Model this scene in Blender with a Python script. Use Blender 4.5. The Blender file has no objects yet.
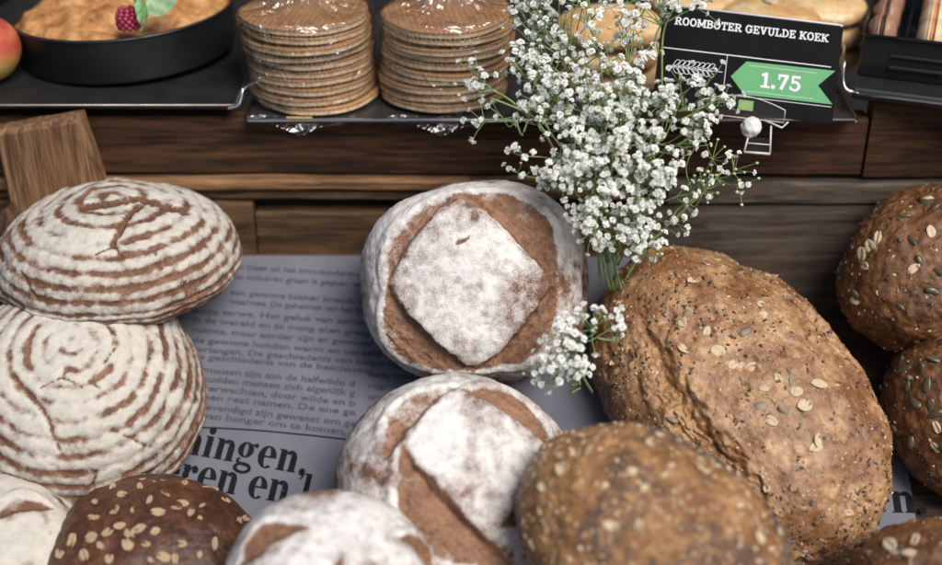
import bpy, math, random
import numpy as np
from mathutils import Vector, Matrix

SC = bpy.context.scene
COL = SC.collection
R = math.radians

# ------------------------------------------------------------------ camera, sky, sun, exposure
FPX = 942 * 50 / 36.0
PITCH = R(30)
CAM = np.array([0.0, 0.0, 1.55])
FW = np.array([0, math.cos(PITCH), -math.sin(PITCH)])
UP = np.array([0, math.sin(PITCH), math.cos(PITCH)])
RT = np.array([1.0, 0, 0])
cam = bpy.data.cameras.new("camera")
cam.lens = 50; cam.sensor_width = 36; cam.sensor_fit = 'HORIZONTAL'
cam.clip_start = 0.05; cam.clip_end = 100
cam.dof.use_dof = True; cam.dof.focus_distance = 1.25; cam.dof.aperture_fstop = 1.65
camo = bpy.data.objects.new("camera", cam); COL.objects.link(camo)
camo.location = CAM; camo.rotation_euler = (math.pi / 2 - PITCH, 0, 0)
SC.camera = camo

SUN_EL, SUN_AZ = R(52), R(142)          # azimuth measured from +Y towards +X
world = bpy.data.worlds.new("World"); SC.world = world; world.use_nodes = True
wn = world.node_tree.nodes; wl = world.node_tree.links
sky = wn.new("ShaderNodeTexSky"); sky.sky_type = 'NISHITA'; sky.sun_disc = False
sky.sun_elevation = SUN_EL; sky.sun_rotation = SUN_AZ; sky.air_density = 1.0; sky.dust_density = 3.0
wl.new(sky.outputs[0], wn["Background"].inputs[0]); wn["Background"].inputs[1].default_value = 0.078
sd = bpy.data.lights.new("sun", 'SUN'); sd.energy = 3.1; sd.angle = R(32); sd.color = (1.0, 0.95, 0.88)
so = bpy.data.objects.new("sun", sd); COL.objects.link(so)
sdir = Vector((math.sin(SUN_AZ) * math.cos(SUN_EL), math.cos(SUN_AZ) * math.cos(SUN_EL), math.sin(SUN_EL)))
so.rotation_euler = sdir.to_track_quat('Z', 'Y').to_euler(); so.location = sdir * 5
SC.view_settings.view_transform = 'Standard'; SC.view_settings.look = 'None'
SC.view_settings.gamma = 1; SC.view_settings.use_curve_mapping = False
SC.view_settings.exposure = 0.30

# ------------------------------------------------------------------ places
def V3(a): return np.array(a, float)
def unit(a): a = V3(a); return a / np.linalg.norm(a)
def ray(px, py): return FW + RT * (px - 471) / FPX - UP * (py - 282.5) / FPX
def pt(px, py, depth): return CAM + depth * ray(px, py)
def depth_of(p): return float((V3(p) - CAM) @ FW)
TILT = R(32)
P0 = pt(300, 256, 1.42)                                  # foot of the back wall
SLOPE = np.array([0, -math.cos(TILT), -math.sin(TILT)])   # down the slanted bed, towards the buyer
NRM = np.array([0, -math.sin(TILT), math.cos(TILT)])
def on_bed(px, py, h=0.0):
    d = ray(px, py); t = ((P0 + h * NRM - CAM) @ NRM) / (d @ NRM); return CAM + t * d
def on_y(px, py, y):
    d = ray(px, py); return CAM + (y / d[1]) * d
def on_z(px, py, z):
    d = ray(px, py); return CAM + ((z - CAM[2]) / d[2]) * d
WALL_Y = P0[1]

# ------------------------------------------------------------------ numpy noise
def _h(ix, iy, iz, seed):
    n = (ix * 374761393 + iy * 668265263 + iz * 2147483647 + seed * 1274126177) & 0xffffffff
    n = ((n ^ (n >> 13)) * 1274126177) & 0xffffffff
    n = ((n ^ (n >> 16)) * 2246822519) & 0xffffffff
    return ((n ^ (n >> 15)) & 0xffff) / 65535.0
def vnoise(p, seed=0):
    p = np.asarray(p, float); i = np.floor(p).astype(np.int64); f = p - i
    f = f * f * f * (f * (f * 6 - 15) + 10)
    x, y, z = i[:, 0], i[:, 1], i[:, 2]; fx, fy, fz = f[:, 0], f[:, 1], f[:, 2]
    def L(a, b, t): return a + (b - a) * t
    c = [[[_h(x + a, y + b, z + d, seed) for d in (0, 1)] for b in (0, 1)] for a in (0, 1)]
    return L(L(L(c[0][0][0], c[1][0][0], fx), L(c[0][1][0], c[1][1][0], fx), fy),
             L(L(c[0][0][1], c[1][0][1], fx), L(c[0][1][1], c[1][1][1], fx), fy), fz)
def fbm(p, seed=0, oct=4, gain=0.5):
    s = 0; a = 1; t = 0
    for k in range(oct):
        s = s + a * vnoise(p * (2.03 ** k) + 17.3 * k, seed + k); t += a; a *= gain
    return s / t
def sstep(a, b, x):
    t = np.clip((x - a) / (b - a), 0, 1); return t * t * (3 - 2 * t)

# ------------------------------------------------------------------ materials
class Mat:
    def __init__(s, name):
        s.m = bpy.data.materials.new(name); s.m.use_nodes = True
        s.n = s.m.node_tree.nodes; s.l = s.m.node_tree.links; s.b = s.n["Principled BSDF"]; s.out = s.n["Material Output"]
        s._co = None
    def node(s, t, **k):
        o = s.n.new(t)
        for a, v in k.items(): setattr(o, a, v)
        return o
    def link(s, a, b): s.l.new(a, b)
    def co(s, scale=(1, 1, 1)):
        if s._co is None: s._co = s.node("ShaderNodeTexCoord")
        mp = s.node("ShaderNodeMapping"); mp.inputs["Scale"].default_value = scale
        s.link(s._co.outputs["Object"], mp.inputs[0]); return mp.outputs[0]
    def noise(s, scale, detail=4, rough=0.55, vec=None, dist=0):
        t = s.node("ShaderNodeTexNoise"); t.inputs["Scale"].default_value = scale; t.inputs["Detail"].default_value = detail
        t.inputs["Roughness"].default_value = rough; t.inputs["Distortion"].default_value = dist
        s.link(vec if vec is not None else s.co(), t.inputs["Vector"]); return t.outputs["Fac"]
    def ramp(s, fac, stops):
        r = s.node("ShaderNodeValToRGB"); e = r.color_ramp.elements
        while len(e) < len(stops): e.new(0.5)
        for k, (p, c) in enumerate(stops):
            e[k].position = p; e[k].color = (*c, 1) if isinstance(c, tuple) else (c, c, c, 1)
        s.link(fac, r.inputs[0]); return r.outputs[0]
    def attr(s, name): a = s.node("ShaderNodeAttribute"); a.attribute_name = name; return a.outputs["Fac"]
    def mix(s, fac, a, b, mode='MIX'):
        m = s.node("ShaderNodeMix"); m.data_type = 'RGBA'; m.blend_type = mode
        for sock, v in ((m.inputs[0], fac), (m.inputs[6], a), (m.inputs[7], b)):
            if isinstance(v, (int, float)): sock.default_value = v
            elif isinstance(v, tuple): sock.default_value = (*v, 1)
            else: s.link(v, sock)
        return m.outputs[2]
    def math(s, op, a, b=0.0, clamp=False):
        m = s.node("ShaderNodeMath"); m.operation = op; m.use_clamp = clamp
        for sock, v in ((m.inputs[0], a), (m.inputs[1], b)):
            if isinstance(v, (int, float)): sock.default_value = v
            else: s.link(v, sock)
        return m.outputs[0]
    def bump(s, h, strength=0.5, dist=0.002, prev=None):
        b = s.node("ShaderNodeBump"); b.inputs["Strength"].default_value = strength; b.inputs["Distance"].default_value = dist
        s.link(h, b.inputs["Height"])
        if prev is not None: s.link(prev, b.inputs["Normal"])
        return b.outputs[0]
    def set(s, **k):
        for a, v in k.items():
            sock = s.b.inputs[a.replace("_", " ")]
            if isinstance(v, (int, float)): sock.default_value = v
            elif isinstance(v, tuple): sock.default_value = (*v, 1)
            else: s.link(v, sock)
        return s.m

def flat(name, c, rough=0.5, metal=0.0, var=0.15, scale=60, bump=0.0, spec=0.5):
    m = Mat(name); n = m.noise(scale, 4)
    dark = tuple(x * (1 - var) for x in c); lite = tuple(min(1, x * (1 + var)) for x in c)
    m.set(Base_Color=m.ramp(n, [(0.3, dark), (0.7, lite)]), Roughness=rough, Metallic=metal)
    m.b.inputs["Specular IOR Level"].default_value = spec
    if bump: m.set(Normal=m.bump(n, bump, 0.001))
    return m.m

def crust_mat(name, ca, cb, crumb_a, crumb_b, fuzz=1.0, fr=((0.22, 0.0), (0.48, 0.42), (0.92, 0.96)), flour=(0.70, 0.68, 0.66), rough=0.62, fine=1.0, burn=None, spec=0.35):
    m = Mat(name)
    big = m.noise(22, 5, 0.6); mid = m.noise(110, 4, 0.6); fn = m.noise(600, 3, 0.7); grain = m.noise(1500, 2, 0.6)
    base = m.mix(m.ramp(big, [(0.38, 0.0), (0.60, 1.0)]), ca, cb)
    base = m.mix(m.math('MULTIPLY', m.ramp(mid, [(0.42, 1.0), (0.60, 0.0)]), 0.55), base, burn or tuple(x * 0.38 for x in ca))
    base = m.mix(m.math('MULTIPLY', m.ramp(fn, [(0.55, 0.0), (0.72, 1.0)]), 0.28), base, tuple(min(1, x * 1.8 + 0.03) for x in cb))
    cr = m.mix(m.ramp(m.noise(130, 6, 0.75), [(0.36, 0.0), (0.62, 1.0)]), crumb_a, crumb_b); cr = m.mix(m.ramp(big, [(0.4, 0.0), (0.7, 0.6)]), cr, tuple(min(1, x * 1.45) for x in crumb_a))
    cr = m.mix(m.ramp(m.noise(300, 4, 0.6), [(0.33, 1.0), (0.41, 0.0)]), cr, tuple(x * 0.3 for x in crumb_a))
    base = m.mix(m.attr("crumb"), base, cr)
    # dusted flour: attribute broken up by fine noise
    f = m.math('ADD', m.attr("flour"), m.math('MULTIPLY', m.math('SUBTRACT', fn, 0.5), 0.9 * fuzz))
    f = m.math('ADD', f, m.math('MULTIPLY', m.math('SUBTRACT', grain, 0.5), 0.45 * fuzz))
    f = m.math('ADD', f, m.math('MULTIPLY', m.math('SUBTRACT', mid, 0.5), 0.6 * fuzz))
    ff = m.ramp(f, list(fr))
    flc = m.mix(m.ramp(mid, [(0.35, 0.0), (0.65, 1.0)]), tuple(x * 0.86 for x in flour), flour)
    col = m.mix(ff, base, flc)
    rg = m.math('ADD', m.math('MULTIPLY', ff, 0.9 - rough), rough)
    n1 = m.bump(mid, 0.55 * fine, 0.0025); n2 = m.bump(fn, 0.5 * fine, 0.0010, n1); n3 = m.bump(grain, 0.35, 0.0004, n2)
    m.b.inputs["Specular IOR Level"].default_value = spec
    return m.set(Base_Color=col, Roughness=rg, Normal=n3)

def wood_mat(name, dark, mid_c, lite, axis=0, scale=1.0, grey=None):
    m = Mat(name)
    st = [26 * scale] * 3; st[axis] = 2.6 * scale
    v = m.co(tuple(st)); g = m.noise(1.5, 7, 0.72, v, 1.8)
    st2 = [110 * scale] * 3; st2[axis] = 7 * scale
    fine = m.noise(1.5, 5, 0.7, m.co(tuple(st2)), 0.6)
    st3 = [14 * scale] * 3; st3[axis] = 4 * scale
    knots = m.noise(1.6, 5, 0.65, m.co(tuple(st3)), 1.0)
    c = m.ramp(g, [(0.28, dark), (0.5, mid_c), (0.72, lite)])
    c = m.mix(m.math('MULTIPLY', m.ramp(fine, [(0.38, 1.0), (0.55, 0.0)]), 0.75), c, tuple(x * 0.35 for x in dark))
    c = m.mix(m.math('MULTIPLY', m.ramp(knots, [(0.6, 0.0), (0.72, 1.0)]), 0.7), c, grey or tuple(x * 0.5 for x in dark))
    m.b.inputs["Specular IOR Level"].default_value = 0.25
    return m.set(Base_Color=c, Roughness=0.75, Normal=m.bump(fine, 0.6, 0.0012, m.bump(g, 0.5, 0.002)))

def clear_mat(name, refl=0.10, tint=(1, 1, 1), rough=0.06, bump=None):
    m = Mat(name)
    tr = m.node("ShaderNodeBsdfTransparent"); tr.inputs[0].default_value = (*tint, 1)
    gl = m.node("ShaderNodeBsdfGlossy"); gl.inputs["Roughness"].default_value = rough
    lw = m.node("ShaderNodeLayerWeight"); lw.inputs[0].default_value = 0.35
    fac = m.math('ADD', m.math('MULTIPLY', m.math('POWER', lw.outputs["Facing"], 2.0), 0.45), refl, True)
    if bump:
        nb = m.bump(m.noise(bump, 2.5, 0.5, None, 3.5), 1.0, 0.012); m.link(nb, gl.inputs["Normal"]); m.link(nb, lw.inputs["Normal"])
    mx = m.node("ShaderNodeMixShader"); m.link(fac, mx.inputs[0]); m.link(tr.outputs[0], mx.inputs[1]); m.link(gl.outputs[0], mx.inputs[2])
    m.link(mx.outputs[0], m.out.inputs[0]); return m.m

# ------------------------------------------------------------------ object helpers
def mesh_obj(name, verts, faces, mat, parent=None, smooth=True, attrs=None):
    me = bpy.data.meshes.new(name)
    me.from_pydata([tuple(map(float, v)) for v in verts], [], [tuple(map(int, f)) for f in faces])
    if attrs:
        for k, a in attrs.items():
            me.attributes.new(k, 'FLOAT', 'POINT').data.foreach_set('value', np.asarray(a, np.float32))
    if mat is not None: me.materials.append(mat)
    if smooth: me.polygons.foreach_set('use_smooth', [True] * len(me.polygons))
    me.update()
    o = bpy.data.objects.new(name, me); COL.objects.link(o)
    if parent is not None: o.parent = parent
    return o
def tag(o, label, cat, group=None, kind=None):
    if label: o["label"] = label
    if cat: o["category"] = cat
    if group: o["group"] = group
    if kind: o["kind"] = kind
    return o
def thing(name, label, cat, loc=(0, 0, 0), M=None, group=None):
    o = bpy.data.objects.new(name, None); COL.objects.link(o); o.empty_display_size = 0.02
    if M is not None: o.matrix_world = M
    else: o.location = [float(x) for x in loc]
    return tag(o, label, cat, group)
def frame(origin, z, x):
    z = unit(z); x = V3(x); x = unit(x - z * (x @ z)); y = np.cross(z, x)
    return Matrix(((x[0], y[0], z[0], origin[0]), (x[1], y[1], z[1], origin[1]), (x[2], y[2], z[2], origin[2]), (0, 0, 0, 1)))
def join(parts):
    V = []; F = []; n = 0
    for v, f in parts:
        V += [tuple(p) for p in v]; F += [tuple(i + n for i in q) for q in f]; n += len(v)
    return V, F
def box(c, s, M=None, bev=0.0):
    """rounded-edge box as chamfered solid"""
    hx, hy, hz = s[0] / 2, s[1] / 2, s[2] / 2; b = min(bev, hx * .9, hy * .9, hz * .9)
    if b <= 0:
        v = [(x, y, z) for x in (-hx, hx) for y in (-hy, hy) for z in (-hz, hz)]
        f = [(0, 1, 3, 2), (4, 6, 7, 5), (0, 4, 5, 1), (2, 3, 7, 6), (0, 2, 6, 4), (1, 5, 7, 3)]
    else:
        v = []; idx = {}
        for sx in (-1, 1):
            for sy in (-1, 1):
                for sz in (-1, 1):
                    for k in range(3):
                        p = [sx * hx, sy * hy, sz * hz]
                        for j in range(3):
                            if j != k: p[j] -= (sx, sy, sz)[j] * b
                        idx[(sx, sy, sz, k)] = len(v); v.append(tuple(p))
        f = []
        S = (-1, 1)
        for k in range(3):
            a, c2 = [j for j in range(3) if j != k]
            for s_ in S:
                q = []
                for (u, w) in ((-1, -1), (1, -1), (1, 1), (-1, 1)):
                    e = [0, 0, 0]; e[k] = s_; e[a] = u; e[c2] = w; q.append(idx[(*e, k)])
                f.append(tuple(q))
            for u in S:
                for w in S:
                    e1 = [0, 0, 0]; e1[a] = u; e1[c2] = w; e1[k] = -1; e2 = list(e1); e2[k] = 1
                    f.append((idx[(*e1, a)], idx[(*e2, a)], idx[(*e2, c2)], idx[(*e1, c2)]))
        for sx in S:
            for sy in S:
                for sz in S: f.append(tuple(idx[(sx, sy, sz, k)] for k in range(3)))
    v = [V3(p) + V3(c) for p in v]
    if M is not None: v = [np.array(M @ Vector(p)) for p in v]
    return v, fixn(v, f)
def fixn(v, f):
    c = sum(V3(p) for p in v) / len(v); out = []
    for q in f:
        a = V3(v[q[0]]); n = np.cross(V3(v[q[1]]) - a, V3(v[q[2]]) - a); m = sum(V3(v[i]) for i in q) / len(q)
        out.append(q if n @ (m - c) >= 0 else tuple(reversed(q)))
    return out
def tube(P, rad, sides=6, caps=True):
    P = [V3(p) for p in P]; n = len(P); r = rad if hasattr(rad, '__len__') else [rad] * n
    v = []; f = []; ref = V3((0.31, 0.87, 0.37))
    for i, p in enumerate(P):
        d = unit(P[min(i + 1, n - 1)] - P[max(i - 1, 0)] + 1e-9)
        a = np.cross(d, ref); a = unit(a) if np.linalg.norm(a) > 1e-4 else V3((1, 0, 0)); b = np.cross(d, a)
        for k in range(sides):
            t = 2 * math.pi * k / sides; v.append(p + r[i] * (a * math.cos(t) + b * math.sin(t)))
    for i in range(n - 1):
        for k in range(sides):
            k2 = (k + 1) % sides; f.append((i * sides + k, i * sides + k2, (i + 1) * sides + k2, (i + 1) * sides + k))
    if caps: f.append(tuple(reversed(range(sides)))); f.append(tuple((n - 1) * sides + k for k in range(sides)))
    return v, f
def smooth_path(P, n=5):
    P = [V3(p) for p in P]; out = []
    for i in range(len(P) - 1):
        a, b, c, d = P[max(i - 1, 0)], P[i], P[i + 1], P[min(i + 2, len(P) - 1)]
        for k in range(n):
            t = k / n; out.append(0.5 * (2 * b + (c - a) * t + (2 * a - 5 * b + 4 * c - d) * t * t + (3 * b - a - 3 * c + d) * t ** 3))
    return out + [P[-1]]
def lathe(prof, n=64, close=False):
    v = []; f = []; m = len(prof)
    for k in range(n):
        t = 2 * math.pi * k / n
        for r, z in prof: v.append((r * math.cos(t), r * math.sin(t), z))
    for k in range(n):
        k2 = (k + 1) % n
        for j in range(m - 1): f.append((k * m + j, k2 * m + j, k2 * m + j + 1, k * m + j + 1))
    return v, f
_cs = {}
def cube_sphere(n):
    if n in _cs: return _cs[n]
    t = np.tan(np.linspace(-math.pi / 4, math.pi / 4, n + 1)); A, B = np.meshgrid(t, t, indexing='ij'); O = np.ones_like(A)
    V = []; F = []
    for k, (p, flip) in enumerate([((O, A, B), 0), ((-O, A, B), 1), ((A, O, B), 1), ((A, -O, B), 0), ((A, B, O), 0), ((A, B, -O), 1)]):
        V.append(np.stack([q.ravel() for q in p], 1))
        i, j = np.meshgrid(np.arange(n), np.arange(n), indexing='ij'); i = i.ravel(); j = j.ravel(); w = n + 1
        q = np.stack([i * w + j, (i + 1) * w + j, (i + 1) * w + j + 1, i * w + j + 1], 1)
        if flip: q = q[:, ::-1]
        F.append(q + k * w * w)
    V = np.concatenate(V); F = np.concatenate(F); V /= np.linalg.norm(V, axis=1)[:, None]
    _, first, inv = np.unique(np.round(V, 6), axis=0, return_index=True, return_inverse=True)
    inv = np.asarray(inv).ravel()
    _cs[n] = (V[first], inv[F]); return _cs[n]
def vert_normals(P, F):
    fn = np.cross(P[F[:, 2]] - P[F[:, 0]], P[F[:, 3]] - P[F[:, 1]])
    N = np.zeros_like(P)
    for k in range(4): np.add.at(N, F[:, k], fn)
    return N / (np.linalg.norm(N, axis=1)[:, None] + 1e-12)
def scatter(tmpl, pos, nrm, rng, scale, flat_=1.0, sink=0.0):
    """many small copies of a template merged into one mesh, lying on a surface"""
    tv, tf = tmpl; tv = np.asarray(tv, float); V = []; F = []; m = len(tv)
    for k in range(len(pos)):
        z = unit(nrm[k] + rng.normal(0, 0.22, 3)); a = unit(np.cross(z, rng.normal(0, 1, 3))); b = np.cross(z, a)
        s = scale * rng.uniform(0.55, 1.35)
        V.append(pos[k] + s * (tv[:, :1] * a + tv[:, 1:2] * b + (tv[:, 2:] - sink) * z)); F += [tuple(i + k * m for i in q) for q in tf]
    return np.concatenate(V), F

# ------------------------------------------------------------------ seed shapes (unit long = 1)
def ellipsoid(a, b, c, n=6, taper=0.0):
    V, F = cube_sphere(n); V = V.copy()
    k = 1 - taper * V[:, 0]
    return np.stack([V[:, 0] * a, V[:, 1] * b * k, V[:, 2] * c * k], 1), [tuple(f) for f in F]
SEED_FLAX = ellipsoid(0.5, 0.27, 0.14, 2, 0.3)
SEED_PUMPKIN = ellipsoid(0.5, 0.26, 0.11, 4, 0.35)
SEED_SESAME = ellipsoid(0.5, 0.32, 0.18, 2, 0.3)
def oat_template(seed):
    V, F = cube_sphere(6); rng = np.random.default_rng(seed)
    x, y, z = V[:, 0] * 0.5, V[:, 1] * 0.34, V[:, 2] * 0.07
    n = fbm(V * 2.1 + seed * 3, seed)
    x = x * (0.85 + 0.3 * n); y = y * (0.8 + 0.4 * n)
    z = z + 0.12 * np.abs(y) * 1.4 - 0.05 * np.exp(-(y / 0.05) ** 2) + 0.10 * (n - 0.5) + 0.15 * x * x
    return np.stack([x, y, z], 1), [tuple(f) for f in F]

M_OAT = None
def build_seed_mats():
    global M_OAT, M_FLAX, M_PUMP, M_SUN, M_SES, M_POP
    M_OAT = flat("oat", (0.56, 0.44, 0.29), 0.7, var=0.3, scale=300, bump=0.4)
    M_FLAX = flat("flax", (0.045, 0.028, 0.02), 0.35, var=0.5, scale=150)
    M_PUMP = flat("pumpkin_seed", (0.075, 0.060, 0.030), 0.3, var=0.4, scale=120)
    M_SUN = flat("sunflower_seed", (0.22, 0.17, 0.12), 0.55, var=0.35, scale=150)
    M_SES = flat("sesame", (0.52, 0.40, 0.25), 0.6, var=0.25, scale=200)
    M_POP = flat("poppy", (0.05, 0.05, 0.06), 0.6, var=0.3, scale=200)
build_seed_mats()
OAT_MESH = []
for k in range(3):
    v, f = oat_template(k + 3)
    me = bpy.data.meshes.new("oat_flake"); me.from_pydata([tuple(p) for p in v], [], f); me.materials.append(M_OAT)
    me.polygons.foreach_set('use_smooth', [True] * len(f)); OAT_MESH.append(me)
def seed_mesh(name, tm, mat):
    v, f = tm; me = bpy.data.meshes.new(name); me.from_pydata([tuple(p) for p in v], [], f); me.materials.append(mat)
    me.polygons.foreach_set('use_smooth', [True] * len(f)); return me
M_OATD = flat("toasted_oat", (0.40, 0.285, 0.175), 0.7, var=0.35, scale=300, bump=0.4)
OATD_MESH = []
for k in range(3):
    v, f = oat_template(k + 11); OATD_MESH.append(seed_mesh("oat_flake", (v, f), M_OATD))
PUMP_MESH = seed_mesh("pumpkin_seed", SEED_PUMPKIN, M_PUMP); SUN_MESH = seed_mesh("sunflower_seed", SEED_PUMPKIN, M_SUN)

# ------------------------------------------------------------------ loaves
class Loaf:
    """a loaf: a superellipsoid dome with torn, cut, ridged or dusted crust; features are given where they sit on the dome"""
    def __init__(s, base, axis, xdir, dims, n=2.3, res=96, seed=1):
        s.a, s.b, s.H, s.Hb = dims; s.n = n; s.seed = seed; s.M = frame(base, axis, xdir); s.Mi = np.array(s.M.inverted())
        D, s.F = cube_sphere(res); s.D = D
        r = ((D[:, 0] ** 2 + D[:, 1] ** 2) ** (n / 2) + np.abs(D[:, 2]) ** n) ** (-1 / n)
        s.Q = D * r[:, None]
        s.P = s.Q * np.stack([np.full(len(D), s.a), np.full(len(D), s.b), np.where(D[:, 2] > 0, s.H, s.Hb)], 1)
        s.N = vert_normals(s.P, s.F)
        s.disp = np.zeros(len(D)); s.flour = np.zeros(len(D)); s.crumb = np.zeros(len(D)); s.pid = np.zeros(len(D), int); s.parts = []
    def hit(s, px, py):
        """where the sight line through a photo pixel meets the dome (unit-dome coordinates)"""
        o = s.Mi[:3, :3] @ CAM + s.Mi[:3, 3]; d = s.Mi[:3, :3] @ ray(px, py)
        t = np.linspace(0.7, 1.6, 1800)[:, None]; p = o + t * d
        q = p / np.stack([np.full(len(p), s.a), np.full(len(p), s.b), np.where(p[:, 2] > 0, s.H, s.Hb)], 1)
        g = (q[:, 0] ** 2 + q[:, 1] ** 2) ** (s.n / 2) + np.abs(q[:, 2]) ** s.n - 1
        k = np.argmax(g < 0) if (g < 0).any() else np.argmin(g)
        return q[k]
    def lumps(s, amp, scale, oct=4, off=0):
        s.disp += amp * (fbm(s.P * scale + 5, s.seed + off, oct) - 0.5) * 2
    def line_dist(s, pts):
        Q = [s.hit(*p) for p in pts]; best = np.full(len(s.Q), 9.0)
        for a, b in zip(Q[:-1], Q[1:]):
            ab = b - a; t = np.clip(((s.Q - a) @ ab) / (ab @ ab + 1e-9), 0, 1)
            best = np.minimum(best, np.linalg.norm(s.Q - a - t[:, None] * ab, axis=1))
        return best
    def crack(s, pts, w=0.02, depth=0.004, part=True):
        d = s.line_dist(pts) + (fbm(s.P * 260, s.seed + 40, 3) - 0.5) * w * 1.8
        g = np.exp(-np.clip(d / w, 0, 9) ** 2); s.disp -= depth * g
        m = d < w * 0.85; s.crumb = np.maximum(s.crumb, sstep(1.1 * w, 0.5 * w, d)); s.flour *= 1 - sstep(1.3 * w, 0.7 * w, d)
        if part: s.parts.append("crack"); s.pid[m] = len(s.parts)
    def cut(s, A, B, w, centre, depth=0.006, part="cut", rough=1.0, lift=0.0, dust=0.0, ext=0.0):
        """a scored cut that has opened to a lens beside the line A-B, on the side away from centre"""
        a, b, c = s.hit(*A), s.hit(*B), s.hit(*centre); a, b = a - ext * (b - a), b + ext * (b - a); up = unit((a + b) / 2); ab = b - a; L = np.linalg.norm(ab); e = ab / L
        nrm = unit(np.cross(up, e)); nrm = nrm if (c - a) @ nrm < 0 else -nrm
        wob = (fbm(s.P * 90, s.seed + 60, 3) - 0.5) * 0.045 * rough + (0.22 * (fbm(s.P * 24, s.seed + 61, 3) - 0.5) if rough > 2 else 0)
        sp = ((s.Q - a) @ e) / L; t = (s.Q - a) @ nrm + wob
        W = w * np.clip(4 * sp * (1 - sp), 0, 1) ** 1.1
        front = (s.Q @ up) > 0.2; inside = (t > 0) & (t < W) & (sp > 0) & (sp < 1) & front
        tt = np.clip(t / (W + 1e-6), 0, 1); edge = np.where(front, np.clip(4 * sp * (1 - sp), 0, 1) ** 0.5, 0)
        prof = np.where(inside, -(1 - tt) ** 1.3 * sstep(0, 0.085, t), 0)
        s.disp += depth * prof * (0.35 + 0.65 * edge) + np.where(inside, 0.0008 * rough * (fbm(s.P * 330, s.seed + 71, 3) - 0.5) * 2 + 0.0012 * rough * (fbm(np.stack([sp * 6, t * 42, 0 * t], 1), s.seed + 72, 4) - 0.5) * 2, 0)
        s.disp += lift * np.where(front & (sp > 0) & (sp < 1), edge * np.exp(-np.clip(-t, 0, 9) / 0.05) * (t <= 0), 0)
        s.disp += np.where(front & (sp > -.05) & (sp < 1.05) & (t > 0), 0.0035 * edge * np.exp(-((t - W - .05) / .055) ** 2), 0)
        soft = np.where(inside, sstep(0, 0.02, t) * sstep(0, 0.04, W - t + 0.05 * (fbm(s.P * 70, s.seed + 75, 3) - .5)), 0)
        s.flour *= np.where(front & (t <= 0) & (sp > 0) & (sp < 1), 1 - 0.35 * np.exp(-((t + .03 * (fbm(s.P * 110, s.seed + 76, 3) - .5)) / .05) ** 2) * (rough < 2), 1)
        streak = 0.55 + 0.45 * sstep(.38, .6, fbm(np.stack([sp * 9, t * 60, 0 * t], 1), s.seed + 73, 4)); s.crumb = np.maximum(s.crumb * (1 - soft), soft * streak); fd = dust + 0.45 * sstep(.52, .7, fbm(s.P * 60, s.seed + 74, 4)) * tt; s.flour = s.flour * (1 - soft) + soft * fd * s.flour
        if part: s.parts.append(part); s.pid[inside] = len(s.parts)
    def build(s, name, label, cat, mat, group=None):
        P = s.P + s.N * s.disp[:, None]; s.PF = P; s.NF = vert_normals(P, s.F)
        root = thing(name, label, cat, M=s.M, group=group); s.root = root
        fid = np.array([np.bincount(r).argmax() for r in s.pid[s.F]]) if s.parts else np.zeros(len(s.F), int)
        for k in range(len(s.parts) + 1):
            F = s.F[fid == k]
            if not len(F): continue
            used, inv = np.unique(F, return_inverse=True); F = np.asarray(inv).reshape(F.shape)
            o = mesh_obj("crust" if k == 0 else s.parts[k - 1], P[used], F, mat, root, True,
                         {"flour": np.clip(s.flour[used], 0, 1.2), "crumb": np.clip(s.crumb[used], 0, 1)})
            o.data.normals_split_custom_set_from_vertices([tuple(n) for n in s.NF[used]])
        return root
    def pick(s, n, rng, zmin=-0.1, mask=None, dens=None):
        ok = s.Q[:, 2] > zmin
        if mask is not None: ok &= mask
        idx = np.nonzero(ok)[0]; w = None
        if dens is not None: w = dens[idx]; w = w / w.sum()
        return rng.choice(idx, min(n, len(idx)), replace=False, p=w)
    def stuff(s, name, tmpl, mat, n, scale, rng, zmin=-0.3, dens=None, sink=0.0):
        i = s.pick(n, rng, zmin, dens=dens); v, f = scatter(tmpl, s.PF[i], s.NF[i], rng, scale, sink=sink)
        o = mesh_obj(name, v, f, mat, s.root); o["kind"] = "stuff"; return o
    def pieces(s, name, meshes, idx, scale, rng, lift=0.0004):
        for i in idx:
            z = unit(s.NF[i] + rng.normal(0, 0.20, 3)); lift_ = lift - rng.uniform(0, .0006); x = rng.normal(0, 1, 3)
            o = bpy.data.objects.new(name, meshes[rng.integers(len(meshes))]); COL.objects.link(o); o.parent = s.root
            k = scale * rng.uniform(0.62, 1.28); o.matrix_basis = frame(s.PF[i] + s.NF[i] * lift_, z, x) @ Matrix.Diagonal((k, k * rng.uniform(.75, 1.15), k * rng.uniform(.9, 1.6), 1))
    def near(s, pts):
        """vertices nearest to photo points"""
        return [int(np.argmin(np.linalg.norm(s.Q - s.hit(*p), axis=1))) for p in pts]

def tilted(up_deg, side_deg=0.0):
    """unit vector: elevation above the horizon, leaning to the right by side_deg, facing the buyer"""
    e, a = R(up_deg), R(side_deg); v = V3((0, -math.cos(e), math.sin(e))); return unit(v * math.cos(a) + RT * math.sin(a))

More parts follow.
